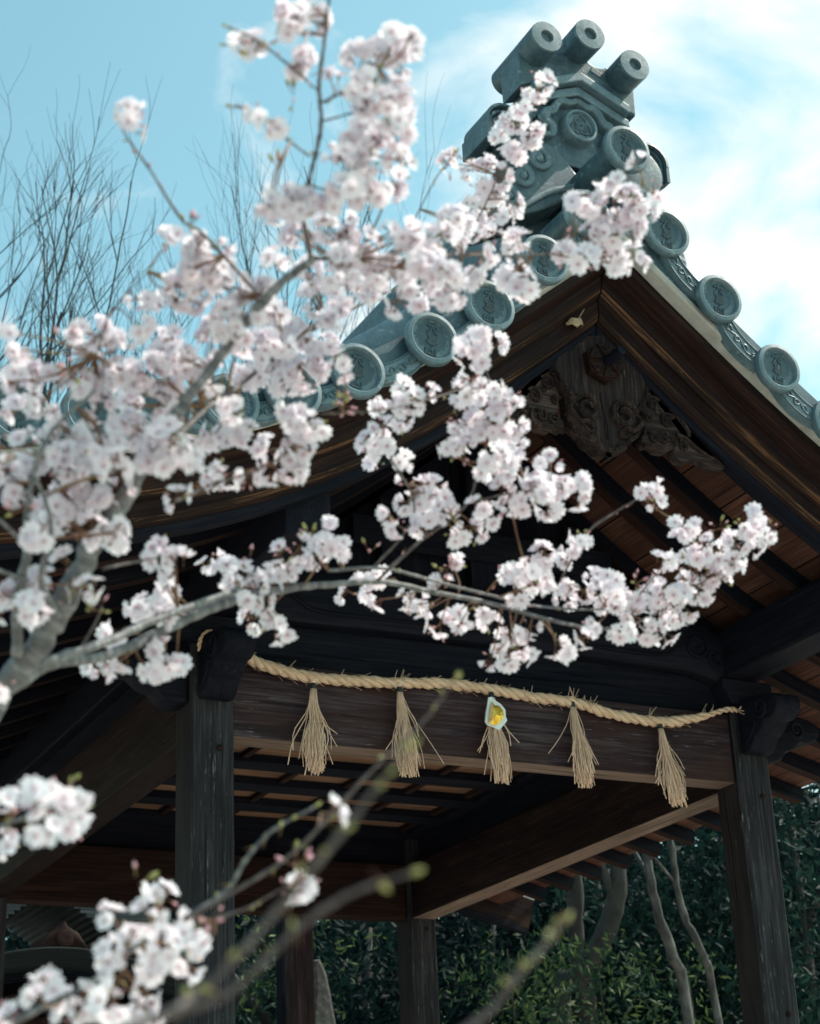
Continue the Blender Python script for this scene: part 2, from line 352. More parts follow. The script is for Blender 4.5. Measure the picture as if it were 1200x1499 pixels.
def sweep(mb, sgn, prof, d0=0.0, d1=2.95, mis=None, flipg=False):
    """Cross-section prof [(y, n), ...] (closed) swept down one rake."""
    ds = [d0] + [d for d in DS if d0 + .02 < d < d1 - .02] + [d1]; k = len(prof); V = []; G = []; o = random.random() * 20; o2 = random.random() * 3
    per = [0.0]
    for a, b in zip(prof, prof[1:]): per.append(per[-1] + math.hypot(a[0] - b[0], a[1] - b[1]))
    for d in ds:
        for j, (y, n) in enumerate(prof):
            V.append(rake(sgn, d, n, y))
            G.append((y + o, d * 1.15, n) if flipg else (d * 1.2 + o, per[j] + o2, per[j] * .3))
    base = len(mb.v); mb.add(V, [], G)
    for i in range(len(ds) - 1):
        for j in range(k):
            a, b = i * k + j, i * k + (j + 1) % k; q = (a, b, b + k, a + k)
            mb.f.append(tuple(x + base for x in (q if sgn > 0 else q[::-1]))); mb.m.append(mis[j] if mis else 0)
    for r in (range(k), range(len(ds) * k - 1, (len(ds) - 1) * k - 1, -1)):
        r = list(r); mb.f.append(tuple(x + base for x in r)); mb.m.append(0)
    return mb

# --- posts
def column(x, y, ztop):
    mb = MB(); c = .014
    pts = [(x + c, y), (x + CS - c, y), (x + CS, y + c), (x + CS, y + CS - c), (x + CS - c, y + CS), (x + c, y + CS), (x, y + CS - c), (x, y + c)]
    zs = [GZ + .25, ztop]; o = random.random() * 30; V = []; G = []
    for z in zs:
        for p in pts: V.append((p[0], p[1], z)); G.append((z + o, p[0] + o, p[1]))
    F = [(k, (k + 1) % 8, 8 + (k + 1) % 8, 8 + k) for k in range(8)] + [tuple(range(7, -1, -1)), tuple(range(8, 16))]
    mb.add(V, F, G)
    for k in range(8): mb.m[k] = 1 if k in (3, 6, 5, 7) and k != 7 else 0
    mb.build('post', [M['post'], M['postside']], pav)
    b = MB(); b.lathe([(0.001, -.02), (.2, 0)], (x + .1, 0, 0), 4)          # stone footing, square pad
    b = MB(); b.box((x - .09, y - .09, GZ), (x + CS + .09, y + CS + .09, GZ + .25)); b.build('footing_stone', M['stone'], pav, bevel=.02)
column(0, 0, 2.74); column(W, 0, 2.74); column(0, D, 2.74); column(W, D, 2.74)

# --- head beams between the posts (front face, bottom bevel, clear of each other)
ZB, ZT = 2.216, 2.570
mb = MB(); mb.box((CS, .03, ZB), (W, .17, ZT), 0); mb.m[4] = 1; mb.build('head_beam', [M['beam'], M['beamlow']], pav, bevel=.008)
mb = MB(); mb.box((CS, D + .03, ZB), (W, D + .17, ZT), 0); mb.build('head_beam', M['brown'], pav, bevel=.006)
for x in (.018, W + .028):
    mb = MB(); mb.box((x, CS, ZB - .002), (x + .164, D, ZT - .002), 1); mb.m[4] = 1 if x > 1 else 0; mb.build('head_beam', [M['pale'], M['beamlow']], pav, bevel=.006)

# --- wooden pegs through the post heads
for x, y in ((CS / 2, .0), (W + CS / 2, .0), (CS / 2, D), (W + CS / 2, D)):
    for z in (2.15, 1.1):
        mb = MB(); mb.lathe([(.014, .02), (.014, -.006), (.010, -.010), (.0005, -.011)], (x + .03, y - .001, z), 12); mb.build('peg', M['brown'], pav, smooth=True, auto=40)
for x in (.52, 1.52, 2.55):
    mb = MB(); mb.lathe([(.010, .02), (.010, -.004), (.006, -.007), (.0005, -.008)], (x, .029, 2.53), 12); mb.build('nail_head', M['dark'], pav, smooth=True, auto=40)

# --- carved noses of the head beams
def spiral(cx, cz, r0, r1, a0, turns, n=40):
    return [(cx + lerp(r0, r1, k / n) * math.cos(a0 + turns * 2 * math.pi * k / n), cz + lerp(r0, r1, k / n) * math.sin(a0 + turns * 2 * math.pi * k / n)) for k in range(n + 1)]
NOSE = [(0.0, 2.36), (-.05, 2.355), (-.095, 2.375), (-.125, 2.415), (-.155, 2.425), (-.185, 2.445), (-.215, 2.475), (-.26, 2.475), (-.30, 2.495), (-.325, 2.53), (-.315, 2.575), (-.27, 2.60), (-.20, 2.615), (-.10, 2.63), (0.0, 2.632)]
NOSE = [tuple(p) for p in spline(NOSE, 37)]
def nose_y(x):
    mb = MB(); pts = NOSE
    mb.prism([(p[0] - .001, p[1]) for p in pts], x, x + .145, .016, ax=0, gaxis=1)
    for xs in (x - .002, x + .147):
        s = spiral(-.20, 2.545, .052, .010, -.6, -1.6); mb.tube([(xs, a, b) for a, b in s], np.linspace(.011, .006, len(s)), 6)
        s = spline([(-.03, 2.40), (-.08, 2.41), (-.12, 2.45), (-.15, 2.49)], 14); mb.tube([(xs, a, b) for a, b in s], .007, 6)
    mb.build('carved_beam_end', M['dark'], pav, smooth=True, auto=35)
def nose_x(x0, sg, y):
    mb = MB(); pts = [(x0 + sg * (-p[0] * 1.15 + .001), p[1] - .01) for p in NOSE]
    mb.prism(pts, y, y + .14, .012, gaxis=0)
    s = spiral(x0 + sg * .22, 2.53, .05, .01, 3.4, 1.6); mb.tube([(a, y - .002, b) for a, b in s], np.linspace(.010, .006, len(s)), 6)
    mb.build('carved_beam_end', M['dark'], pav, smooth=True, auto=35)
nose_y(.028); nose_y(W + .028)
nose_x(0, -1, .03); nose_x(W + CS, 1, .03)
# bearing blocks over the posts
for x in (.0, W):
    mb = MB(); mb.prism([(x - .05, 2.741), (x + CS + .05, 2.741), (x + CS + .05, 2.70), (x + CS + .003, 2.61), (x - .003, 2.61), (x - .05, 2.70)][::-1], -.03, .23, .006, gaxis=0)
    mb.build('bearing_block', M['dark'], pav)

# --- eave purlins, ridge purlin, mid purlins (their ends show under the soffit)
for x0, x1, z0, z1, y0 in ((.02, .222, 2.745, 3.0, -1.0), (2.85, 3.052, 2.745, 3.0, -1.0)):
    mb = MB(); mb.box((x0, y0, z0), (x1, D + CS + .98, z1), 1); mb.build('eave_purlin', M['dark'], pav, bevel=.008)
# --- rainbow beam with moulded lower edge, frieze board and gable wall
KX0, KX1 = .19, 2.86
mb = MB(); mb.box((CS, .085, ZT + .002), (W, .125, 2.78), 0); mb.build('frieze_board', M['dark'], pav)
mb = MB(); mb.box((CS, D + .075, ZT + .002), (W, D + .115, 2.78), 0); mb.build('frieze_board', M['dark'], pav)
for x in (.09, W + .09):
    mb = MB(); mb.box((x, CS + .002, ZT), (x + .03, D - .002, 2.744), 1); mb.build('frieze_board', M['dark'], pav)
def koryo(y0):
    xs = np.linspace(KX0, KX1, 40); prof = [(0.055, 2.765), (.02, 2.772), (.0, 2.80), (-.012, 2.83), (-.012, 2.985), (0.0, 3.02), (.03, 3.035), (.15, 3.035), (.15, 2.765)]
    V = []; G = []; o = random.random() * 9
    for x in xs:
        u = abs((x - (KX0 + KX1) / 2) / ((KX1 - KX0) / 2)); lift = .015 * (1 - u ** 2) - .05 * max(0, u - .86) / .14
        for y, z in prof: V.append((x, y0 + y, z + lift)); G.append((x + o, z, y))
    k = len(prof); F = [(i * k + j, (i + 1) * k + j, (i + 1) * k + (j + 1) % k, i * k + (j + 1) % k) for i in range(39) for j in range(k)]
    F += [tuple(range(k)), tuple(range(40 * k - 1, 39 * k - 1, -1))]
    mb = MB(); mb.add(V, F, G)
    for s in (1, -1):                        # carved line and leaf curls at each end
        cx = XC + s * 1.02
        q = spline([(XC - s * .1, 2.83), (XC + s * .45, 2.83), (cx - s * .12, 2.825), (cx, 2.86), (cx + s * .08, 2.93)], 40)
        mb.tube([(a, y0 - .016, b) for a, b in q], np.linspace(.006, .011, 40), 6)
        q = spiral(cx + s * .13, 2.90, .075, .015, math.pi / 2 - s * .9, s * -1.35); mb.tube([(a, y0 - .018, b) for a, b in q], np.linspace(.013, .007, len(q)), 6)
        q = spiral(cx + s * .245, 2.84, .045, .01, math.pi / 2 + s * 1.0, s * 1.2); mb.tube([(a, y0 - .016, b) for a, b in q], np.linspace(.012, .006, len(q)), 6)
    mb.build('rainbow_beam', M['dark'], pav, smooth=True, auto=40)
koryo(0.0)
for yy in (.12, D + .05):
    dd = np.linspace(-1.36, 1.36, 41); mb = MB(); out_ = [(XC - 1.36, 2.80), (XC + 1.36, 2.80)] + [(XC + d, zF(d) + .04) for d in dd[::-1]]
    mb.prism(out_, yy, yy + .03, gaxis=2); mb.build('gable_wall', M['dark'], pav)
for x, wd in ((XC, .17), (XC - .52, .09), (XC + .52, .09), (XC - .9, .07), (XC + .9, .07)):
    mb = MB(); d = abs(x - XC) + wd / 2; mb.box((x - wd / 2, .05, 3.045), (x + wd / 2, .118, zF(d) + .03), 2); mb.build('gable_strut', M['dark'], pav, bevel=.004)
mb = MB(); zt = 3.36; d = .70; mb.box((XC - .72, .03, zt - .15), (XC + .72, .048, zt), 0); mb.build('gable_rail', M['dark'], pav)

# --- coffered ceiling
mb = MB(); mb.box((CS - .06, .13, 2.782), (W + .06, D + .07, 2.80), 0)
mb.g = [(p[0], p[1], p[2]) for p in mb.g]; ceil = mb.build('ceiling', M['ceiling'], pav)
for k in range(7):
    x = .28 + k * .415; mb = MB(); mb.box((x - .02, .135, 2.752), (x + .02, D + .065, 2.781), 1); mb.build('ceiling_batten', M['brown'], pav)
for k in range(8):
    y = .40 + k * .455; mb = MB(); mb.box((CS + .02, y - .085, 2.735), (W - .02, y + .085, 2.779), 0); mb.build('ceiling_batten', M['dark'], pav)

# --- roof underside: rafters and soffit planks
for s in (1, -1):
    mb = MB(); sweep(mb, s, [(-1.06, .145), (-1.06, .17), (D + CS + 1.06, .17), (D + CS + 1.06, .145)], 0.0, 2.70, flipg=True); mb.build('soffit', M['soffit'], pav)
    y = -.94 + .372 - .0
    for k in range(14):
        yy = -.60 + k * .372
        mb = MB(); sweep(mb, s, [(yy - .035, .062), (yy - .035, .143), (yy + .035, .143), (yy + .035, .062)], .04, 2.72, mis=[0, 0, 0, 1]); mb.build('rafter', [M['dark'], M['brown']], pav)
# --- stepped bargeboards on the front gable, plain ones on the rear
def barge(s, rear=False):
    Y = (lambda y: MIDY * 2 - y) if rear else (lambda y: y)
    def sw(nm, prof, mats, mis=None):
        mb = MB(); sweep(mb, s, [(Y(a), b) for a, b in prof], .0035, 2.95, mis); return mb.build(nm, mats, pav, smooth=False)
    sw('bargeboard_fillet', [(-1.068, 0.0), (-1.068, .036), (-1.0, .036), (-1.0, 0.0)], M['dark'])
    sw('bargeboard', [(-1.072, .037), (-1.090, .046), (-1.104, .068), (-1.100, .124), (-1.0, .124), (-1.0, .037)], [M['board'], M['gold']], [0, 1, 0, 0, 0, 0])
    sw('bargeboard_moulding', [(-1.101, .125), (-1.122, .133), (-1.142, .156), (-1.146, .166), (-1.150, .204), (-1.0, .204), (-1.0, .125)], [M['board'], M['gold']], [0, 1, 0, 0, 0, 0, 0])
    sw('verge_board', [(-1.152, .205), (-1.225, .214), (-1.262, .226), (-1.270, .262), (-1.0, .262), (-1.0, .205)], [M['brown'], M['board']], [0, 0, 1, 0, 0, 0])
    sw('plaster_edge', [(-1.271, .264), (-1.335, .268), (-1.345, .275), (-1.345, .292), (-1.0, .292), (-1.0, .264)], M['plaster'])
for s in (1, -1): barge(s); barge(s, True)
for s in (1, -1):
    mb = MB(); sweep(mb, s, [(-1.34, .294), (-1.34, .40), (D + CS + 1.30, .40), (D + CS + 1.30, .294)], 0.0, 2.86); mb.build('roof_field', M['tile'], pav)
    for k in range(21):                      # roll tiles running down the slope
        yy = -.62 + k * .25; mb = MB(); pr = [(yy + .075 * math.cos(a), .425 + .07 * math.sin(a)) for a in np.linspace(math.pi, 0, 9)]
        sweep(mb, s, pr, .15, 2.99); mb.build('roll_tile_row', M['tile'], pav, smooth=True, auto=50)

# --- round end tiles along the verge, with their raised lettering
DISC = [(.21, 4.305), (.458, 4.02), (.742, 3.728), (1.03, 3.515), (1.365, 3.305), (1.64, 3.165), (1.90, 3.07), (2.165, 2.995), (2.43, 2.93), (2.70, 2.885)]
YT = -1.40; RD = .117
GLY = [(.0, .050, .0245, [[(0, 1.0), (.05, .45)], [(-.85, .42), (-.2, .5), (.85, .42)], [(-.1, .4), (-.3, -.3), (-.85, -.95)], [(.15, .1), (.4, -.5), (.95, -.95)], [(.55, .1), (.8, -.15)]]),
       (.002, -.003, .0265, [[(0, 1.05), (0, -1.15)], [(-.7, .72), (.7, .72)], [(-.5, .38), (.5, .38), (.5, -.1), (-.5, -.1), (-.5, .38)], [(-.5, .14), (.5, .14)], [(-.85, -.38), (.85, -.38)], [(-.6, -.68), (.6, -.68)]]),
       (.0, -.056, .0225, [[(-.85, .45), (-.85, -.62)], [(-.95, -.66), (.95, -.66)], [(.85, .45), (.85, -.62)], [(0, .55), (-.4, -.4)], [(0, .55), (.42, -.4)]])]
def end_tile(x, y, z, tilt=0.0, length=.62, R=RD, full=False):
    mb = MB(); q = R / .117
    mb.lathe([(.0865 * q, .042), (.092 * q, .042), (.112 * q, .040), (.117 * q, .034), (.117 * q, .008), (.114 * q, .0), (.098 * q, -.003), (.093 * q, .001), (.089 * q, .016), (.088 * q, .020)], (x, y, z), 40, mi=1)
    mb.lathe([(.0885 * q, .0195), (.06 * q, .0185), (.03 * q, .018), (.0005, .018)], (x, y, z), 40, mi=2)
    mb.lathe([(.084 * q, length), (.083 * q, .30), (.085 * q, .297), (.0865 * q, .297), (.0865 * q, .042)], (x, y, z), 30, (0, 2 * math.pi) if full else (-.12, math.pi + .12))
    o = mb.build('end_tile', [M['tilebody'], M['rim'], M['face']], pav, smooth=True, auto=42)
    lt = MB()
    ct, st = math.cos(tilt), math.sin(tilt)
    for gx, gz, gs, strokes in GLY:
        for sk in strokes:
            pts = spline(sk, 9) if len(sk) == 3 and sk[0] != sk[-1] else np.array([np.array(sk[i]) + (np.array(sk[i + 1]) - np.array(sk[i])) * u for i in range(len(sk) - 1) for u in (0, .5)] + [np.array(sk[-1])])
            P3 = [(x + (gx + a * gs * 1.15) * ct - (gz + b * gs) * st, y + .0175, z + (gx + a * gs * 1.15) * st + (gz + b * gs) * ct) for a, b in pts]
            lt.tube(P3, [.0056] * (len(P3) - 1) + [.0046], 5)
    lt.build('lettering', M['letter'], o)
    return o
for s in (1, -1):
    for k, (d, z) in enumerate(DISC):
        end_tile(XC + s * d + random.uniform(-.004, .004), YT + random.uniform(-.012, .012), z + random.uniform(-.004, .004), random.uniform(-.05, .05) - s * .03 + (-.16 if s < 0 and k > 0 else 0), .66, full=(k == 0))
end_tile(XC + .005, -1.45, 4.672, -.06, .72, full=True)
# hooded tile right behind the middle one
mb = MB(); mb.lathe([(.10, .5), (.10, .06), (.125, .05), (.13, .03), (.128, .0), (.10, -.004), (.0005, .0)], (XC + .115, -1.36, 4.63), 36); mb.build('ridge_collar_tile', M['tile'], pav, smooth=True, auto=40)
# --- flat end tiles hung between the round ones, with raised scrolls
def flat_tile(A, B):
    A = np.array(A); B = np.array(B); t = (B - A) / np.linalg.norm(B - A); nn = np.array([-t[1], t[0]]); nn = nn if nn[1] > 0 else -nn
    L_ = np.linalg.norm(B - A); sag = .055; hh = .042; us = np.linspace(0, 1, 15); y0 = YT + .035
    def at_(u, h): return A + (B - A) * u + nn * (-sag * (1 - (2 * u - 1) ** 2) + h - .002)
    mb = MB(); V = []; k = 8; pr = [(hh, 0), (hh, .3), (hh - .014, .3), (hh - .02, .05), (-hh, .045), (-hh, .0), (-hh + .008, -.004), (hh - .008, -.004)]
    for u in us:
        for h, y in pr: q = at_(u, h); V.append((q[0], y0 + y, q[1]))
    F = [(i * k + j, (i + 1) * k + j, (i + 1) * k + (j + 1) % k, i * k + (j + 1) % k) for i in range(14) for j in range(k)] + [tuple(range(k)), tuple(range(15 * k - 1, 14 * k - 1, -1))]
    mb.add(V, F)
    o = mb.build('flat_end_tile', M['rim'], pav, smooth=True, auto=40)
    sm = MB()
    for h in (hh - .005, -hh + .005): sm.tube([(at_(u, h)[0], y0 - .005, at_(u, h)[1]) for u in np.linspace(.02, .98, 16)], .0042, 5)
    for u0, sg in ((.30, 1), (.45, -1), (.58, 1), (.72, -1)):
        P = []
        for q in range(12):
            a = q / 11 * 4.4; r = .019 * (1 - q / 15); c = at_(u0, 0); P.append((c[0] + (t * r * math.cos(a) + nn * r * math.sin(a) * sg)[0], y0 - .007, c[1] + (t * r * math.cos(a) + nn * r * math.sin(a) * sg)[1]))
        sm.tube(P, np.linspace(.0035, .0060, 12), 5)
    sm.tube([(at_(u, .014 * math.sin(u * 17))[0], y0 - .006, at_(u, .014 * math.sin(u * 17))[1]) for u in np.linspace(.2, .84, 24)], .0036, 5)
    sm.build('scroll_relief', M['tile'], o, smooth=True)
for s in (1, -1):
    P = [(XC, 4.62)] + [(XC + s * d, z) for d, z in DISC]
    for a, b in zip(P[1:], P[2:]): flat_tile(a, b)
# small cup tile behind the second tile on the descending edge
mb = MB()
for r in (.028, .040, .052): mb.lathe([(r, .2), (r, .0), (r - .009, -.002), (r - .009, .2)], (XC + .40, -1.15, 4.24), 20)
mb.build('cup_tile', M['rim'], pav, smooth=True, auto=40)

# --- ridge: stacked tiles running back, descending verge ridge
mb = MB()
for h, wd in ((4.62, .17), (4.72, .155), (4.80, .145), (4.88, .135), (4.96, .125)):
    mb.box((XC - wd, -.86, h - .045), (XC + wd, D + CS + .86, h + .045), 1)
mb.box((XC - .22, -.9, 4.30), (XC + .22, D + CS + .9, 4.57), 1)
mb.build('ridge_stack', M['tile'], pav, bevel=.01)
mb = MB(); mb.tube([(XC, -.85, 5.04), (XC, D + CS + .85, 5.04)], .10, 20); mb.build('ridge_roll', M['tile'], pav, smooth=True, auto=50)
for s in (1, -1):
    pr = [(-.78 + .105 * math.cos(a), .50 + .10 * math.sin(a)) for a in np.linspace(math.pi * 1.1, -.1 * math.pi, 12)]
    mb = MB(); sweep(mb, s, pr, .10, 2.2); mb.build('descending_ridge_tile', M['rim'], pav, smooth=True, auto=50)
    pr = [(-.88, .42), (-.88, .50), (-.68, .50), (-.68, .42)]; mb = MB(); sweep(mb, s, pr, .1, 2.2); mb.build('descending_ridge_base', M['tile'], pav)

# --- ridge-end ornament
orn = MB(); YO = -1.09
body = [(-.285, 4.80), (.285, 4.80), (.31, 4.93), (.265, 5.03), (.262, 5.08), (0, 5.19), (-.262, 5.08), (-.265, 5.03), (-.31, 4.93)]
orn.prism([(XC + a, b) for a, b in body], YO + .03, YO + .30, .008)
orn_o = orn.build('ridge_end_ornament', M['tile'], pav)
for z0, ex, y in ((5.075, .275, YO - .02), (5.135, .262, YO - .055)):
    mb = MB(); o_ = [(-ex, z0 - .005), (0, z0 + .108), (ex, z0 - .005), (ex, z0 + .042), (0, z0 + .158), (-ex, z0 + .042)]
    mb.prism([(XC + a, b) for a, b in o_], y, YO + .28, .007); mb.build('ornament_cornice', M['rim'], pav)
# three horn tubes and the scalloped saddle that carries them
for dx, z in ((-.235, 5.365), (.012, 5.455), (.255, 5.35)):
    mb = MB(); mb.lathe([(.078, .40), (.080, .2), (.083, .01), (.081, .0), (.034, -.002), (.031, .004), (.030, .022), (.0005, .024)], (XC + dx, -1.235, z), 36)
    mb.m = [0 if i // 36 < 2 else 1 for i in range(len(mb.m))]; mb.build('horn_tube', [M['tilebody'], M['rim']], pav, smooth=True, auto=40)
def arcpts(c, r, a0, a1, n=10): return [(c[0] + r * math.cos(lerp(a0, a1, k / n)), c[1] + r * math.sin(lerp(a0, a1, k / n))) for k in range(n + 1)]
sad = [(-.315, 5.16), (0.0, 5.295), (.325, 5.16), (.335, 5.33)]
top = arcpts((.255, 5.35), .084, -.05, .0, 1) + arcpts((.135, 5.475), .085, -.35 - .6, -2.3 + .1, 8) + arcpts((.012, 5.455), .05, 0, math.pi, 6) + arcpts((-.112, 5.48), .085, -.75, -2.45, 8) + [(-.32, 5.34)]
mb = MB(); mb.prism([(XC + a, b) for a, b in sad + top], -1.10, -.93, .01); sd_o = mb.build('horn_saddle', M['tile'], pav)
for dx, z, a in ((-.112, 5.352, .1), (.137, 5.345, -.42)):
    mb = MB(); c, s_ = math.cos(a), math.sin(a)
    mb.prism([(XC + dx + u * c - v * s_, z + u * s_ + v * c) for u, v in ((-.05, -.016), (.05, -.016), (.05, .016), (-.05, .016))], -1.104, -1.09, .003)
    mb.build('saddle_slot', M['letter'], sd_o)
# crest with three hollyhock leaves inside a ring, and the scrolled frame
CX, CZ = XC - .005, 5.005
mb = MB(); mb.lathe([(.092, .10), (.092, .012), (.086, .002), (.074, .0), (.070, .008), (.068, .016), (.0005, .015)], (CX, YO - .03, CZ), 40)
cr = mb.build('crest', M['rim'], pav, smooth=True, auto=40)
lf = MB()
for k in range(3):
    a0 = math.pi / 2 + k * 2 * math.pi / 3; ca, sa = math.cos(a0), math.sin(a0)
    def Q(u, v): return (CX + (u * ca - v * sa), YO - .018, CZ + (u * sa + v * ca))
    heart = [(.008, 0), (.004, .016), (.012, .029), (.028, .033), (.044, .024), (.056, .010), (.064, 0), (.056, -.010), (.044, -.024), (.028, -.033), (.012, -.029), (.004, -.016), (.008, 0)]
    lf.tube([Q(*p) for p in heart], .0042, 5)
    for v in (-.024, -.015, -.007, 0, .007, .015, .024): lf.tube([Q(.010, v * .25), Q(.030, v * .8), Q(.05 - abs(v) * .5, v)], [.0022, .002, .0014], 4)
lf.build('leaf_crest_relief', M['tile'], cr)
fr = MB()
for s in (1, -1):
    q = spline([(0, .150), (s * .05, .128), (s * .085, .130), (s * .115, .105), (s * .140, .062), (s * .175, .045), (s * .182, .0), (s * .150, -.03), (s * .155, -.075), (s * .205, -.085), (s * .235, -.045)], 46)
    flat_ribbon(fr, [(CX + a, CZ + b) for a, b in q], np.concatenate([np.linspace(.014, .026, 26), np.linspace(.026, .010, 20)]), YO + .012, 2.4)
    q = spiral(s * .215, -.035, .03, .008, 1.0 if s > 0 else 2.1, s * 1.1); flat_ribbon(fr, [(CX + a, CZ + b) for a, b in q], np.linspace(.016, .008, len(q)), YO + .012, 2.2)
fr.build('crest_frame', M['rim'], pav, smooth=True)
# cloud-scroll feet either side, resting on the roof
for s in (1, -1):
    ft = MB(); o_ = spline([(s * .14, 4.86), (s * .02, 4.70), (s * .10, 4.60), (s * .24, 4.50), (s * .40, 4.42), (s * .53, 4.36), (s * .53, 4.46), (s * .47, 4.55), (s * .45, 4.63), (s * .39, 4.69), (s * .37, 4.78), (s * .30, 4.83), (s * .22, 4.875)], 50)
    ft.prism([(XC + a, b) for a, b in o_], YO + .0, YO + .22, .012)
    fo = ft.build('scroll_foot', M['tile'], pav)
    rl = MB()
    for cx, cz, r in ((s * .25, 4.765, .068), (s * .345, 4.645, .060), (s * .43, 4.515, .055)):
        q = spiral(cx, cz, r, .022, (.6 if s > 0 else 2.5), s * 1.25); flat_ribbon(rl, [(XC + a, b) for a, b in q], np.linspace(.021, .013, len(q)), YO, 1.6)
        rl.lathe([(.024, .03), (.024, -.008), (.018, -.022), (.0005, -.026)], (XC + cx, YO, cz), 14)
    q = spline([(s * .06, 4.66), (s * .20, 4.60), (s * .31, 4.52), (s * .43, 4.43), (s * .52, 4.385)], 20); flat_ribbon(rl, [(XC + a, b) for a, b in q], .018, YO, 1.4)
    rl.build('scroll_relief', M['rim'], fo, smooth=True)
    for k, (r, yy) in enumerate(((.105, -.02), (.082, .0), (.06, .02))):       # nested barrel tiles beside the ornament
        mb = MB(); cx, cz = s * .40, 4.955 - .02
        mb.lathe([(.002, .26), (r * .7, .255), (r, .22), (r, .0), (r - .014, -.003), (r - .016, .1)], (XC + cx, -1.06 + yy, cz), 20, (-.1, math.pi + .1))
        for sx in (-1, 1):
            mb.prism([(XC + cx + sx * r, cz), (XC + cx + sx * (r - .016), cz), (XC + cx + sx * (r - .016), cz - .06 - r * .35), (XC + cx + sx * r, cz - .06 - r * .35)], -1.06 + yy, -.83 + yy * .5)
        mb.build('nested_barrel_tile', M['tile'], pav, smooth=True, auto=40)

# --- carved pendant under the apex
YG = -1.075
def g2(px, py): q = on(px, py, 1, YG); return (q[0], q[2])
K = lambda pts: [g2(740 + a / 3.53, 440 + b / 3.53) for a, b in pts]
rt = spline(K([(503, 172), (600, 275), (718, 398), (724, 470), (722, 520), (706, 556), (690, 585), (698, 640), (690, 690), (668, 722), (645, 738), (628, 770), (600, 776), (575, 798), (545, 792), (518, 806)]), 60)
half = [(max(a - XC, .0), b) for a, b in rt]
out_ = [(XC + a, b) for a, b in half] + [(XC - a, b) for a, b in half[::-1][1:-1]]
pm = MB(); pm.prism(out_, YG, YG + .075, .016, gaxis=2); gp = pm.build('gable_pendant', M['carved'], pav, smooth=True, auto=38)
def both(mb, pts, r, y, n=8, sq=1.0):
    for s in (1, -1):
        flat_ribbon(mb, [(XC + s * (a - XC), b) for a, b in pts], r, y, 2.3)
rl = MB()
cc = K([(606, 598)])[0]; sp_ = spiral(cc[0], cc[1], .068, .020, .35, 1.42, 54)
q = np.vstack([spline(K([(724, 470), (716, 520)]) + [sp_[0]], 7)[:-1], sp_])
both(rl, q, np.interp(np.linspace(0, 1, len(q)), [0, .15, .5, 1], [.009, .0165, .0175, .012]), YG + .004, 12)
q = spline(K([(518, 480), (520, 560), (512, 640), (522, 720)]), 14); both(rl, q, np.linspace(.003, .004, 14), YG + .004, 6)
q = spline(K([(700, 640), (660, 680), (620, 665), (590, 690), (610, 715), (640, 700)]), 24); both(rl, q, np.linspace(.012, .007, 24), YG, 8)
q = spline(K([(698, 655), (672, 705), (640, 722), (618, 748), (590, 752), (570, 775), (520, 775)]), 30); both(rl, q, .009, YG, 8)
q = spline(K([(640, 610), (668, 600), (690, 615), (684, 640)]), 14); both(rl, q, .008, YG, 8)
rl.build('scroll_relief', M['carved'], gp, smooth=True, auto=28)
# hexagonal boss with six pierced cells and a stub
hx, hz = K([(516, 342)])[0]; hx = XC - .002; bs = MB(); r = .098
hexa = [(hx + r * math.cos(math.pi / 6 + k * math.pi / 3 + .12), hz + r * 1.0 * math.sin(math.pi / 6 + k * math.pi / 3 + .12)) for k in range(6)]
bs.prism(hexa, YG - .045, YG + .01, .008); bo = bs.build('hexagon_boss', M['brown'], gp)
for k in range(6):
    a = k * math.pi / 3 + .12 + math.pi / 6; b2 = MB()
    tri = [(hx + rr * math.cos(a + da), hz + rr * math.sin(a + da)) for rr, da in ((.022, .0), (.086, -.36), (.086, .36))]
    b2.prism(tri, YG - .054, YG - .04, .004)
    cx, cz = hx + .062 * math.cos(a), hz + .062 * math.sin(a); b2.prism([(cx - .008, cz - .008), (cx + .008, cz - .008), (cx + .008, cz + .008), (cx - .008, cz + .008)], YG - .0555, YG - .05, mi=1)
    b2.build('boss_cell', [M['brown'], M['dark']], gp)
b2 = MB(); b2.tube([(hx + .01, YG - .04, hz), (hx + .02, YG - .15, hz + .01)], [.026, .022], 14); b2.build('boss_peg', M['dark'], gp, smooth=True, auto=40)
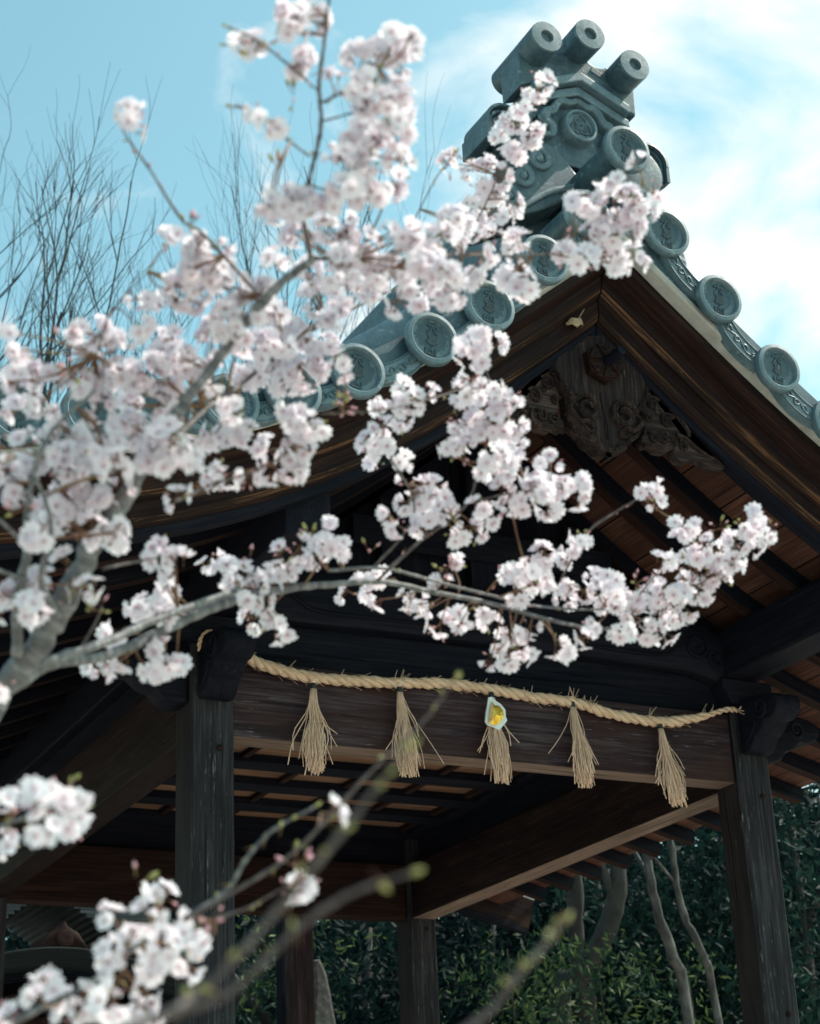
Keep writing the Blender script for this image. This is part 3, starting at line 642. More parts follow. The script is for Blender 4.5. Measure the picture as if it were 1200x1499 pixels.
# side wings of cloud scrolls
wr = K([(718, 402), (780, 455), (850, 522), (915, 590), (968, 640), (992, 690), (985, 745), (1040, 765), (1100, 790), (1150, 855), (1080, 850), (1000, 808), (940, 825), (890, 790), (880, 745), (850, 770), (800, 765), (770, 740), (735, 740), (715, 700), (735, 650), (716, 560)])
wr = spline(wr + [wr[0]], 110)[:-1]
for s in (1, -1):
    wm = MB(); wm.prism([(XC + s * (a - XC), b) for a, b in wr], YG + .022, YG + .075, .012, gaxis=0)
    wo = wm.build('pendant_wing', M['carved'], gp, smooth=True, auto=40)
    me_ = MB(); one = lambda pts, r: flat_ribbon(me_, [(XC + s * (a - XC), b) for a, b in pts], r, YG + .022, 1.9)
    for (cx, cy, r, a0, tn) in ((772, 525, 36, 0.5, 1.5), (845, 615, 40, 0.4, 1.5), (770, 700, 30, 2.4, -1.3), (830, 705, 34, .6, 1.3), (925, 745, 28, 2.2, -1.4), (745, 600, 24, 2.8, -1.2), (735, 455, 26, .4, 1.4), (800, 560, 20, 2.0, 1.0)):
        c = K([(cx, cy)])[0]; rr = r / 3.53 / 345; q = spiral(c[0], c[1], rr * 1.2, rr * .2, a0, tn); one(q, np.linspace(.0085, .005, len(q)))
    one(spline(K([(890, 690), (935, 705), (985, 745), (1040, 785), (1100, 820), (1140, 852)]), 20), np.linspace(.011, .004, 20))
    one(spline(K([(725, 740), (790, 745), (850, 758), (885, 735), (870, 690)]), 20), .009)
    one(spline(K([(860, 545), (905, 600), (950, 660), (960, 700)]), 16), .008)
    me_.build('wing_relief', M['carved'], gp, smooth=True, auto=28)
# dry leaf caught on the bargeboard
q = on(841, 474, 1, -1.125); lf = MB()
P = [(q[0] + a, q[1] + b, q[2] + c) for a, b, c in ((-.045, .0, -.012), (-.02, -.012, .006), (.0, -.02, -.006), (.02, -.012, .012), (.04, -.004, .004))]
for dz in (-.012, .0, .012):
    lf.tube([(p[0], p[1], p[2] + dz * (1 - abs(p[0] - q[0]) / .06)) for p in P], [.003, .009, .011, .010, .003], 6)
lf.tube([(q[0] + .01, q[1] - .01, q[2] + .015), (q[0] + .03, q[1] - .02, q[2] + .05), (q[0] + .045, q[1] - .02, q[2] + .075)], .002, 5)
tag(lf.build('dry_leaf', M['leafdry'], smooth=True), 'small curled dry leaf stuck on the dark bargeboard left of the gable apex', 'dry leaf')

# ================================================================ straw rope with tassels, paper charm
ro = thing('straw_rope', tuple(on(600, 1000, 1, .0)), 'twisted straw rope with five hanging straw tassels strung across the front beam', 'straw rope')
RP = [(330, 944, -.035), (352, 953, -.03), (368, 966, -.01), (412, 982, .0), (458, 992, .0), (520, 997, .0), (582, 1000, .0), (650, 1001, .0), (718, 1010, .0), (780, 1021, .0), (838, 1029, .0), (900, 1047, .0), (965, 1057, .0), (1010, 1053, -.005), (1042, 1046, -.022)]
path = spline([on(a, b, 1, y) for a, b, y in RP], 150)
T, A, B = frames(path); s_ = np.concatenate([[0], np.cumsum(np.linalg.norm(np.diff(path, axis=0), axis=1))])
rm = MB()
for k in range(3):
    ph = k * 2 * math.pi / 3 + s_ * 2 * math.pi / .155
    r_ = np.interp(s_ / s_[-1], [0, .02, .93, 1], [.007, .0130, .0130, .007])
    Q = path + (A * np.cos(ph)[:, None] + B * np.sin(ph)[:, None]) * (r_ * 1.0)[:, None]
    rm.tube(Q + np.cumsum(RNG.normal(0, .0004, Q.shape), axis=0) * .5, r_ * 1.12 * (1 + .07 * np.sin(s_ * 9 + k * 2) + RNG.normal(0, .03, len(r_))), 10)
tail = spline([on(1036, 1047, 1, -.02), on(1052, 1042, 1, -.03), on(1066, 1038.5, 1, -.03), on(1078, 1040, 1, -.03)], 30)
T2, A2, B2 = frames(tail)
for k in range(2):
    ph = k * math.pi + np.linspace(0, 14, 30); rm.tube(tail + (A2 * np.cos(ph)[:, None] + B2 * np.sin(ph)[:, None]) * .007, .0085, 7)
e0 = on(1079, 1040, 1, -.03)
for k in range(26):                           # frayed end
    e1 = on(1098 + random.uniform(-8, 14), 1036 + random.uniform(-14, 12), 1, -.05 - random.random() * .03); rm.tube(spline([e0, (e0 + e1) / 2 + RNG.normal(0, .004, 3), e1], 5), .002, 4)
for cx, cy, n in ((860, 1030, 8), (1033, 1042, 8), (582, 995, 5), (838, 1020, 6), (420, 980, 3), (700, 1003, 4), (500, 992, 3), (950, 1050, 4), (770, 1016, 4)):
    for k in range(n):
        a = on(cx + random.uniform(-8, 8), cy + 8, 1, -.02); b = on(cx + random.uniform(-6, 16), cy - random.uniform(0, 16), 1, -.03); rm.tube([a, (a + b) / 2 + RNG.normal(0, .003, 3), b], .0014, 4)
for k in range(150):                          # loose fibres along the whole rope
    i = random.randrange(4, 144); a = random.uniform(0, 6.28); p = path[i] + (A[i] * math.cos(a) + B[i] * math.sin(a)) * .026; e = p + (A[i] * math.cos(a) + B[i] * math.sin(a)) * random.uniform(.004, .022) + T[i] * random.uniform(.01, .045)
    rm.tube(spline([p - T[i] * .02, p, e], 5), .0009, 3)
rm.build('rope', M['rope'], ro, smooth=True)
# the rope's other end, looped over the left nose
lm = MB()
lp = spline([on(294, 952, 1, -.02), on(294, 940, 1, -.04), on(300, 930, 1, -.06), on(307, 926, 1, -.07), on(312, 930, 1, -.09)], 40); T3, A3, B3 = frames(lp)
for k in range(3):
    ph = k * 2.1 + np.linspace(0, 13, 40); lm.tube(lp + (A3 * np.cos(ph)[:, None] + B3 * np.sin(ph)[:, None]) * .008, .0085, 7)
lm.build('rope_loop', M['rope'], ro, smooth=True)
def tassel(px, py, length, lean, spread):
    top = on(px, py, 1, -.012); tm = MB()
    for k in range(175):
        a = random.uniform(0, 2 * math.pi); rr = math.sqrt(random.random()) * .014
        p0 = top + np.array([rr * math.cos(a), rr * math.sin(a) * .6 - .004, -.012])
        ln = length * random.uniform(.80, 1.04); wild = random.random() < .09
        ox = random.gauss(0, spread * (2.2 if wild else .62)) + lean * ln; oy = -abs(random.gauss(0, .02)) - .003
        if wild: ln *= random.uniform(.6, .95)
        p3 = p0 + np.array([ox, oy, -ln]); p1 = p0 + np.array([ox * .22 + random.gauss(0, .006), oy * .5, -ln * .35]); p2 = p0 + np.array([ox * .62 + random.gauss(0, .015), oy, -ln * .7])
        tm.tube(spline([p0, p1, p2, p3], 9), random.uniform(.0014, .0027), 4)
    tm.lathe([(.001, 0)] * 1 + [(.001, .001)], tuple(top), 4)
    o = tm.build('tassel', M['straw'], ro, smooth=True)
    b = MB(); b.tube([top + np.array([0, 0, .014]), top, top + np.array([0, 0, -.014])], [.0125, .0135, .0135], 10); b.build('twine_binding', M['binding'], o, smooth=True)
    b = MB(); b.tube([top + np.array([0, .0, .04]), top + np.array([0, 0, .012])], [.014, .011], 9); b.build('tassel_knot', M['straw'], o, smooth=True)
    return top
tassel(458, 1005, .385, -.02, .033); tassel(584.5, 1010, .385, .05, .033); tp = tassel(719, 1018, .40, .05, .030); tassel(838, 1032, .385, .05, .033); tassel(966, 1064, .375, .12, .036)
# folded paper charm with gold foil
ch = thing('paper_charm', tuple(tp), 'small white folded paper charm with gold foil on the middle straw tassel', 'paper charm')
def cpt(px, py, y): return on(700 + px / 7.5, 980 + py / 7.5, 1, y)
pl = [(112, 305), (150, 300), (185, 340), (245, 378), (296, 440), (303, 520), (317, 560), (280, 610), (230, 667), (165, 632), (100, 607), (76, 570), (84, 470), (98, 400)]
pm = MB(); q = [cpt(a, b, -.05) for a, b in pl]; pm.prism([(p[0], p[2]) for p in q], -.052, -.044, .002); pm.build('paper_wrapper', M['paper'], ch)
fm = MB(); q = [cpt(a, b, -.06) for a, b in ((150, 340), (180, 395), (235, 400), (275, 450), (280, 520), (255, 555), (230, 590), (190, 615), (115, 590), (122, 500), (135, 420))]
c0 = cpt(195, 500, -.072); c1 = cpt(175, 420, -.068); c2 = cpt(240, 470, -.066)
V = [tuple(p) for p in q] + [tuple(c0), tuple(c1), tuple(c2)]; F = [(i, (i + 1) % 11, 11 if i not in (0, 10, 1) else 12) for i in range(11)] + [(11, 12, 2), (11, 12, 10), (11, 13, 3), (13, 4, 5)]
fm.add(V, F); fm.build('gold_foil', M['foil'], ch)
bm_ = MB()
for k in range(40):
    u = random.random(); p = cpt(lerp(150, 140, u) + random.uniform(-18, 18), lerp(370, 570, u), -.07 - random.random() * .012); bm_.tube([p, p + RNG.normal(0, .004, 3)], .0022, 4)
bm_.build('rice_stalk', M['straw'], ch)

# ================================================================ behind the pavilion
def leaves(mb, C, R, n, size, rng, flat=.55, clumps=14):
    """Leaf blades scattered in clumps through an ellipsoid crown of centre C and radii R."""
    C = np.array(C, float); R = np.array(R, float)
    cc = rng.normal(0, 1, (clumps, 3)); cc /= np.linalg.norm(cc, axis=1)[:, None]; cc *= rng.uniform(.35, 1.0, (clumps, 1)); cr = rng.uniform(.22, .46, clumps)
    k = rng.integers(0, clumps, n); d = rng.normal(0, 1, (n, 3)); d /= np.linalg.norm(d, axis=1)[:, None]
    P = C + (cc[k] + d * (cr[k] * rng.uniform(.55, 1, n) ** .5)[:, None]) * R
    a = rng.normal(0, 1, (n, 3)); a[:, 2] -= .5; a /= np.linalg.norm(a, axis=1)[:, None]
    b = np.cross(a, rng.normal(0, 1, (n, 3))); b /= np.linalg.norm(b, axis=1)[:, None] + 1e-9; c = np.cross(a, b)
    s = size * rng.uniform(.6, 1.25, n)[:, None]
    V = np.stack([P - a * s, P + b * s * .34 + c * s * .06, P + a * s, P - b * s * .34 + c * s * .06], 1).reshape(-1, 3)
    o = len(mb.v); F = [(o + 4 * i, o + 4 * i + 1, o + 4 * i + 2, o + 4 * i + 3) for i in range(n)]
    mb.v += [tuple(v) for v in V.tolist()]; mb.g += [tuple(v) for v in V.tolist()]; mb.f += F; mb.m += [0] * n
def evergreen(px, dist, top_py, base_z, wid, leafm, n, size, label, seed, group='evergreens behind the pavilion', bark='darktrunk', name='evergreen_tree', cat='tree'):
    rng = np.random.default_rng(seed); foot = far(px, 1400, dist); top = far(px, top_py, dist); h = top[2] - GZ
    t = thing(name, (foot[0], foot[1], GZ), label, cat, group); lo = base_z
    tr = MB(); p = spline([(foot[0], foot[1], GZ), (foot[0] + rng.normal(0, .15), foot[1] + rng.normal(0, .15), GZ + h * .45), (foot[0] + rng.normal(0, .3), foot[1], GZ + h * .9)], 12); tr.tube(p, np.linspace(.16, .03, 12), 8)
    for k in range(7):
        i = rng.integers(3, 10); e = p[i] + np.array([rng.normal(0, wid * .5), rng.normal(0, wid * .5), rng.uniform(.3, 1.2)]); tr.tube(spline([p[i], (p[i] + e) / 2 + (0, 0, .12), e], 7), np.linspace(.055, .012, 7), 6)
    tr.build('trunk', M[bark], t, smooth=True)
    cb = MB(); zc = (GZ + lo + top[2]) / 2; leaves(cb, (foot[0], foot[1], zc), (wid, wid, (top[2] - GZ - lo) / 2), n, size, rng, clumps=int(16 + n / 450))
    cb.build('crown', M[leafm], t)
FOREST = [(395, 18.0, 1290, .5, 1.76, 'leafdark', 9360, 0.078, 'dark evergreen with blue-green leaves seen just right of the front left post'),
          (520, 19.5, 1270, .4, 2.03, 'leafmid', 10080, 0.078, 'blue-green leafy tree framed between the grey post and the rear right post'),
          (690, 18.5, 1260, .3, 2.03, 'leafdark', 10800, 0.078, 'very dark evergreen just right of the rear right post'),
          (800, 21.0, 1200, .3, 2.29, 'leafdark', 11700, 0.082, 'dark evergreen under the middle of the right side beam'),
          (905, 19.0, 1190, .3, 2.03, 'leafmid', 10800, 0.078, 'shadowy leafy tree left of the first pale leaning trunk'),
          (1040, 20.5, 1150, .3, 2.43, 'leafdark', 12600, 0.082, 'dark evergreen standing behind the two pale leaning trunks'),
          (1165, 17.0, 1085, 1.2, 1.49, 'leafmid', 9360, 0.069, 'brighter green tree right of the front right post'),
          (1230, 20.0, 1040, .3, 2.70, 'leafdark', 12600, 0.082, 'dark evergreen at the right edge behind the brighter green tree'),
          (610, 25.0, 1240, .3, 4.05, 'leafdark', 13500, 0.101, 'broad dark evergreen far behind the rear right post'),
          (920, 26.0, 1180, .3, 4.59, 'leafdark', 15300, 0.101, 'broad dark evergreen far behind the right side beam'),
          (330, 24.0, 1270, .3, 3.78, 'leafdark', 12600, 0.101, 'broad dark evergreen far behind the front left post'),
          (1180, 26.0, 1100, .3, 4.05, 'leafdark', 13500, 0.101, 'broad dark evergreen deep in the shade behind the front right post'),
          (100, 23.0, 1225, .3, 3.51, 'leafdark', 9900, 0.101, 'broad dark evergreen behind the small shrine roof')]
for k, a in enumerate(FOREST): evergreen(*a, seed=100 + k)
for k, (px, py, dist, n) in enumerate(((745, 1440, 15.8, 700), (880, 1475, 15.0, 700), (425, 1400, 15.5, 600), (1010, 1465, 15.6, 500))):
    rng = np.random.default_rng(300 + k); c = far(px, py, dist); t = thing('sapling', (c[0], c[1], GZ), ('yellow-green sapling lit among dark evergreens right of the rear right post', 'low yellow-green sapling at the foot of the first pale leaning trunk', 'yellow-green sapling between the front left post and the grey post', 'yellow-green sapling between the two pale leaning trunks')[k], 'sapling', 'sunlit saplings in the wood')
    sm = MB(); sm.tube(spline([(c[0], c[1], GZ), (c[0] + .1, c[1], (GZ + c[2]) / 2), (c[0], c[1], c[2] + .3)], 8), np.linspace(.025, .008, 8), 6); sm.build('stem', M['darktrunk'], t)
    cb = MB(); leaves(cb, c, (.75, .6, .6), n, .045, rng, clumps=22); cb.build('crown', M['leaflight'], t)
def pole_tree(path, dist, r0, r1, label, bark='paletrunk', seed=1):
    rng = np.random.default_rng(seed); P = [far(a, b, dist + c) for a, b, c in path]; f = P[0]
    t = thing('leaning_tree', (f[0], f[1], GZ), label, 'tree', 'bare trunks in the wood')
    P = [np.array([f[0] + .2, f[1], GZ])] + P; q = spline(P, 26); tr = MB(); tr.tube(q + rng.normal(0, .006, q.shape), np.linspace(r0, r1, 26) * (1 + rng.normal(0, .07, 26)), 10); tr.build('trunk', M[bark], t, smooth=True)
    for k in range(3):
        i = 18 + k * 2; e = q[i] + np.array([rng.normal(0, .7), rng.normal(0, .4), 1.0]); b = MB(); b.tube(spline([q[i], (q[i] + e) / 2, e], 8), np.linspace(r1 * .6, .01, 8), 6); b.build('limb', M[bark], t, smooth=True)
pole_tree([(1010, 1499, 0), (985, 1400, 0), (962, 1330, 0), (948, 1262, 0), (935, 1170, .2)], 14.2, .052, .032, 'pale straight leaning trunk, left one of the two behind the right side beam', seed=5)
pole_tree([(1052, 1499, 0), (1030, 1400, 0), (1000, 1340, 0), (985, 1262, 0), (975, 1170, .2)], 14.8, .038, .024, 'thinner bent pale trunk, right one of the two behind the right side beam', seed=6)
pole_tree([(820, 1499, 0), (850, 1430, 0), (890, 1360, 0), (905, 1290, 0), (900, 1200, .2)], 16, .11, .08, 'dark bent trunk leaning between the rear right post and the pale trunks', 'darktrunk', 7)
pole_tree([(862, 1499, 0), (846, 1400, 0), (840, 1300, 0), (838, 1200, 0)], 16.6, .09, .07, 'dark upright trunk left of the bent dark trunk', 'darktrunk', 8)
# tree on the hill showing above the right eave
rng = np.random.default_rng(77); c = far(1216, 600, 24); t = thing('hillside_tree', (c[0], c[1], GZ), 'tall green tree whose top shows at the right edge above the tiled verge', 'tree')
tr = MB(); tr.tube([(c[0], c[1], GZ), (c[0], c[1], c[2] - .3)], [.25, .05], 8); tr.build('trunk', M['darktrunk'], t); cb = MB(); leaves(cb, (c[0] + .35, c[1], c[2] - .35), (.62, .6, .75), 1500, .07, rng, clumps=26); cb.build('crown', M['leaflight'], t)

# the wood closing the view far behind, one mass
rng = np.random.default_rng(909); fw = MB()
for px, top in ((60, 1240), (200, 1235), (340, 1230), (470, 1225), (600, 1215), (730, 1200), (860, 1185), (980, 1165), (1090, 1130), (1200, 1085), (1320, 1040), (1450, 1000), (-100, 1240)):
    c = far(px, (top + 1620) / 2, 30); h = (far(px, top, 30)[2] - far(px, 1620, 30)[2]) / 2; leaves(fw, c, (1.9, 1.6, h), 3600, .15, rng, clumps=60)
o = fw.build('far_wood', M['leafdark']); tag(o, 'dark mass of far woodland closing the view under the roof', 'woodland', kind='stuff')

# bare winter trees to the left
def bare_tree(px, py, top, dist, label, seed, lean=0.0, r0=.20, wide=.42, depth=5):
    rng = np.random.default_rng(seed); c = far(px, py, dist); t = thing('bare_tree', (c[0], c[1], GZ), label, 'tree', 'bare trees against the sky'); H = far(px, top, dist)[2]
    tr = MB(); tw = MB(); side = np.array([RIGHT[0], RIGHT[1], 0])
    def grow(p, d, ln, r, lv):
        n = 6; q = [p]
        for i in range(n):
            d = d + rng.normal(0, .09, 3) + np.array([0, 0, .04]); d /= np.linalg.norm(d); q.append(q[-1] + d * ln / n)
        (tr if lv < 2 else tw).tube(spline(q, 9), np.linspace(r, r * .55, 9), 7 if lv < 2 else 4, cap=False)
        if lv >= depth: return
        for k in range((7, 4, 4, 3, 3, 3, 3)[lv]):
            i = rng.integers(2, n + 1); nd_ = d + (side * rng.normal(0, 1) + np.array([RIGHT[1], -RIGHT[0], 0]) * rng.normal(0, .5)) * wide * 2 + np.array([0, 0, .25]); nd_ /= np.linalg.norm(nd_)
            grow(q[i], nd_, ln * rng.uniform(.55, .8), r * (.62 if lv < 2 else .5), lv + 1)
    base = np.array([c[0], c[1], GZ]); grow(base, np.array([side[0] * lean, side[1] * lean, 1.0]), (H - GZ) * .42, r0, 0)
    tr.build('trunk', M['barebark'], t, smooth=True); tw.build('twigs', M['barebark'], t)
bare_tree(-210, 1100, 60, 20, 'tall dark leafless tree at the left edge against the blue sky', 21, .06, .12, .16, 6)
bare_tree(-40, 1100, 420, 23, 'lower leafless tree with fine upright twigs beside the tall one at the left edge', 22, -.02, .08, .2)
bare_tree(275, 1100, 60, 26, 'faint leafless treetop behind the cherry blossom between the two upper boughs', 24, 0, .06, .16)

# grey post and rough stone between the rear posts
q0 = on(424, 1345, 1, 5.1); q1 = on(458, 1345, 1, 5.1); mb = MB(); mb.box((q0[0], 5.1, GZ), (q1[0], 5.2, 3.0), 2)
tag(mb.build('timber_post', M['beam'], bevel=.008), 'weathered grey square post just behind the rear beam, right of the front left post', 'post')
q0 = on(410, 1345, 1, 5.6); q1 = on(427, 1345, 1, 5.6); mb = MB(); mb.box((q0[0], 5.6, GZ), (q1[0] + .02, 5.7, 3.2), 2)
tag(mb.build('timber_post', M['dark'], bevel=.008), 'narrow black square post hidden partly behind the weathered grey post', 'post')
sp = [on(a, b, 1, 5.5) for a, b in ((457, 1499), (460, 1440), (458, 1405), (470, 1403), (480, 1425), (487, 1460), (494, 1499))]
mb = MB(); mb.prism([(sp[0][0] - .12, GZ)] + [(p[0], p[2]) for p in sp] + [(sp[-1][0] + .55, GZ)], 5.5, 5.85, .03)
so = mb.build('standing_stone', M['stone']); tag(so, 'rough grey standing stone with a slanting right edge beside the grey post', 'stone')

# small shrine with a bark-shingled roof, low on the left
qs = on(85, 1415, 1, 7.2); bx, bz = qs[0], qs[2]
shr = thing('small_shrine', (bx, 7.6, GZ), 'small dark shrine with curved bark-shingled roof seen under the beams at lower left', 'shrine')
def curve_roof(x0, z0, wd, hgt, y0, y1, thick, name, m, rows=12):
    mb = MB(); us = np.linspace(-1, 1, 41); top = [(x0 + u * wd, z0 + hgt * (math.cos(u * math.pi) * .5 + .5) - .10 * abs(u) ** 3 + .16 * max(0, abs(u) - .75)) for u in us]
    for r in range(rows):                    # layers of shingle, each set a little back
        t0 = r / rows; yy = y0 + .016 * r
        V = []; G = []
        for k, (a, b) in enumerate(top):
            for y, dz in ((yy, -thick * t0), (yy, -thick * (t0 + .8 / rows)), (y1, -thick * (t0 + .8 / rows)), (y1, -thick * t0)): V.append((a, y, b + dz)); G.append((a, dz * 4 + r * .37, y))
        mb.add(V, [(i * 4 + j, (i + 1) * 4 + j, (i + 1) * 4 + (j + 1) % 4, i * 4 + (j + 1) % 4) for i in range(40) for j in range(4)], G)
    return mb.build(name, m, shr), top
curve_roof(bx, bz - .10, 1.5, .22, 7.0, 8.4, .16, 'shingle_roof', M['shingle'])
_, tp = curve_roof(bx, bz - .27, 1.46, .22, 7.12, 8.3, .06, 'roof_edge', M['dark'], 3)
_, tp = curve_roof(bx, bz - .42, 1.42, .22, 7.16, 8.3, .07, 'roof_fascia', M['redwood'], 2)
mb = MB(); mb.box((bx - 1.0, 7.5, GZ), (bx + 1.0, 8.3, bz - .35), 2); mb.build('shrine_wall', M['redwood'], shr)
mb = MB(); mb.prism([(bx - .2, bz + .10), (bx + .2, bz + .10), (bx + .12, bz + .24), (bx + .03, bz + .29), (bx, bz + .34), (bx - .03, bz + .29), (bx - .12, bz + .24)], 7.05, 7.5, .015); mb.lathe([(.07, .02), (.07, -.02), (.05, -.025), (.001, -.02)], (bx, 7.05, bz + .19), 18); mb.build('ridge_end', M['redwood'], shr, smooth=True, auto=40)
V = []; mb = MB()
for s in (1, -1):
    for r in range(34):
        z = bz + 1.32 - r * .035; o = r * .05 - 1.0; x0, x1 = bx + s * max(.004, .10 + o), bx + s * max(.2, .10 + o + .62); mb.box((min(x0, x1), 7.6 - r * .006, z - .034), (max(x0, x1), 9.0, z), 0)
mb.build('upper_roof', M['shingle'], shr)

# ================================================================ the cherry tree
TRK = far(-330, 1650, 2.35)
cherry = thing('cherry_tree', (TRK[0], TRK[1], GZ), 'blossoming cherry tree whose grey boughs and white clusters reach across the front of the pavilion', 'cherry tree')
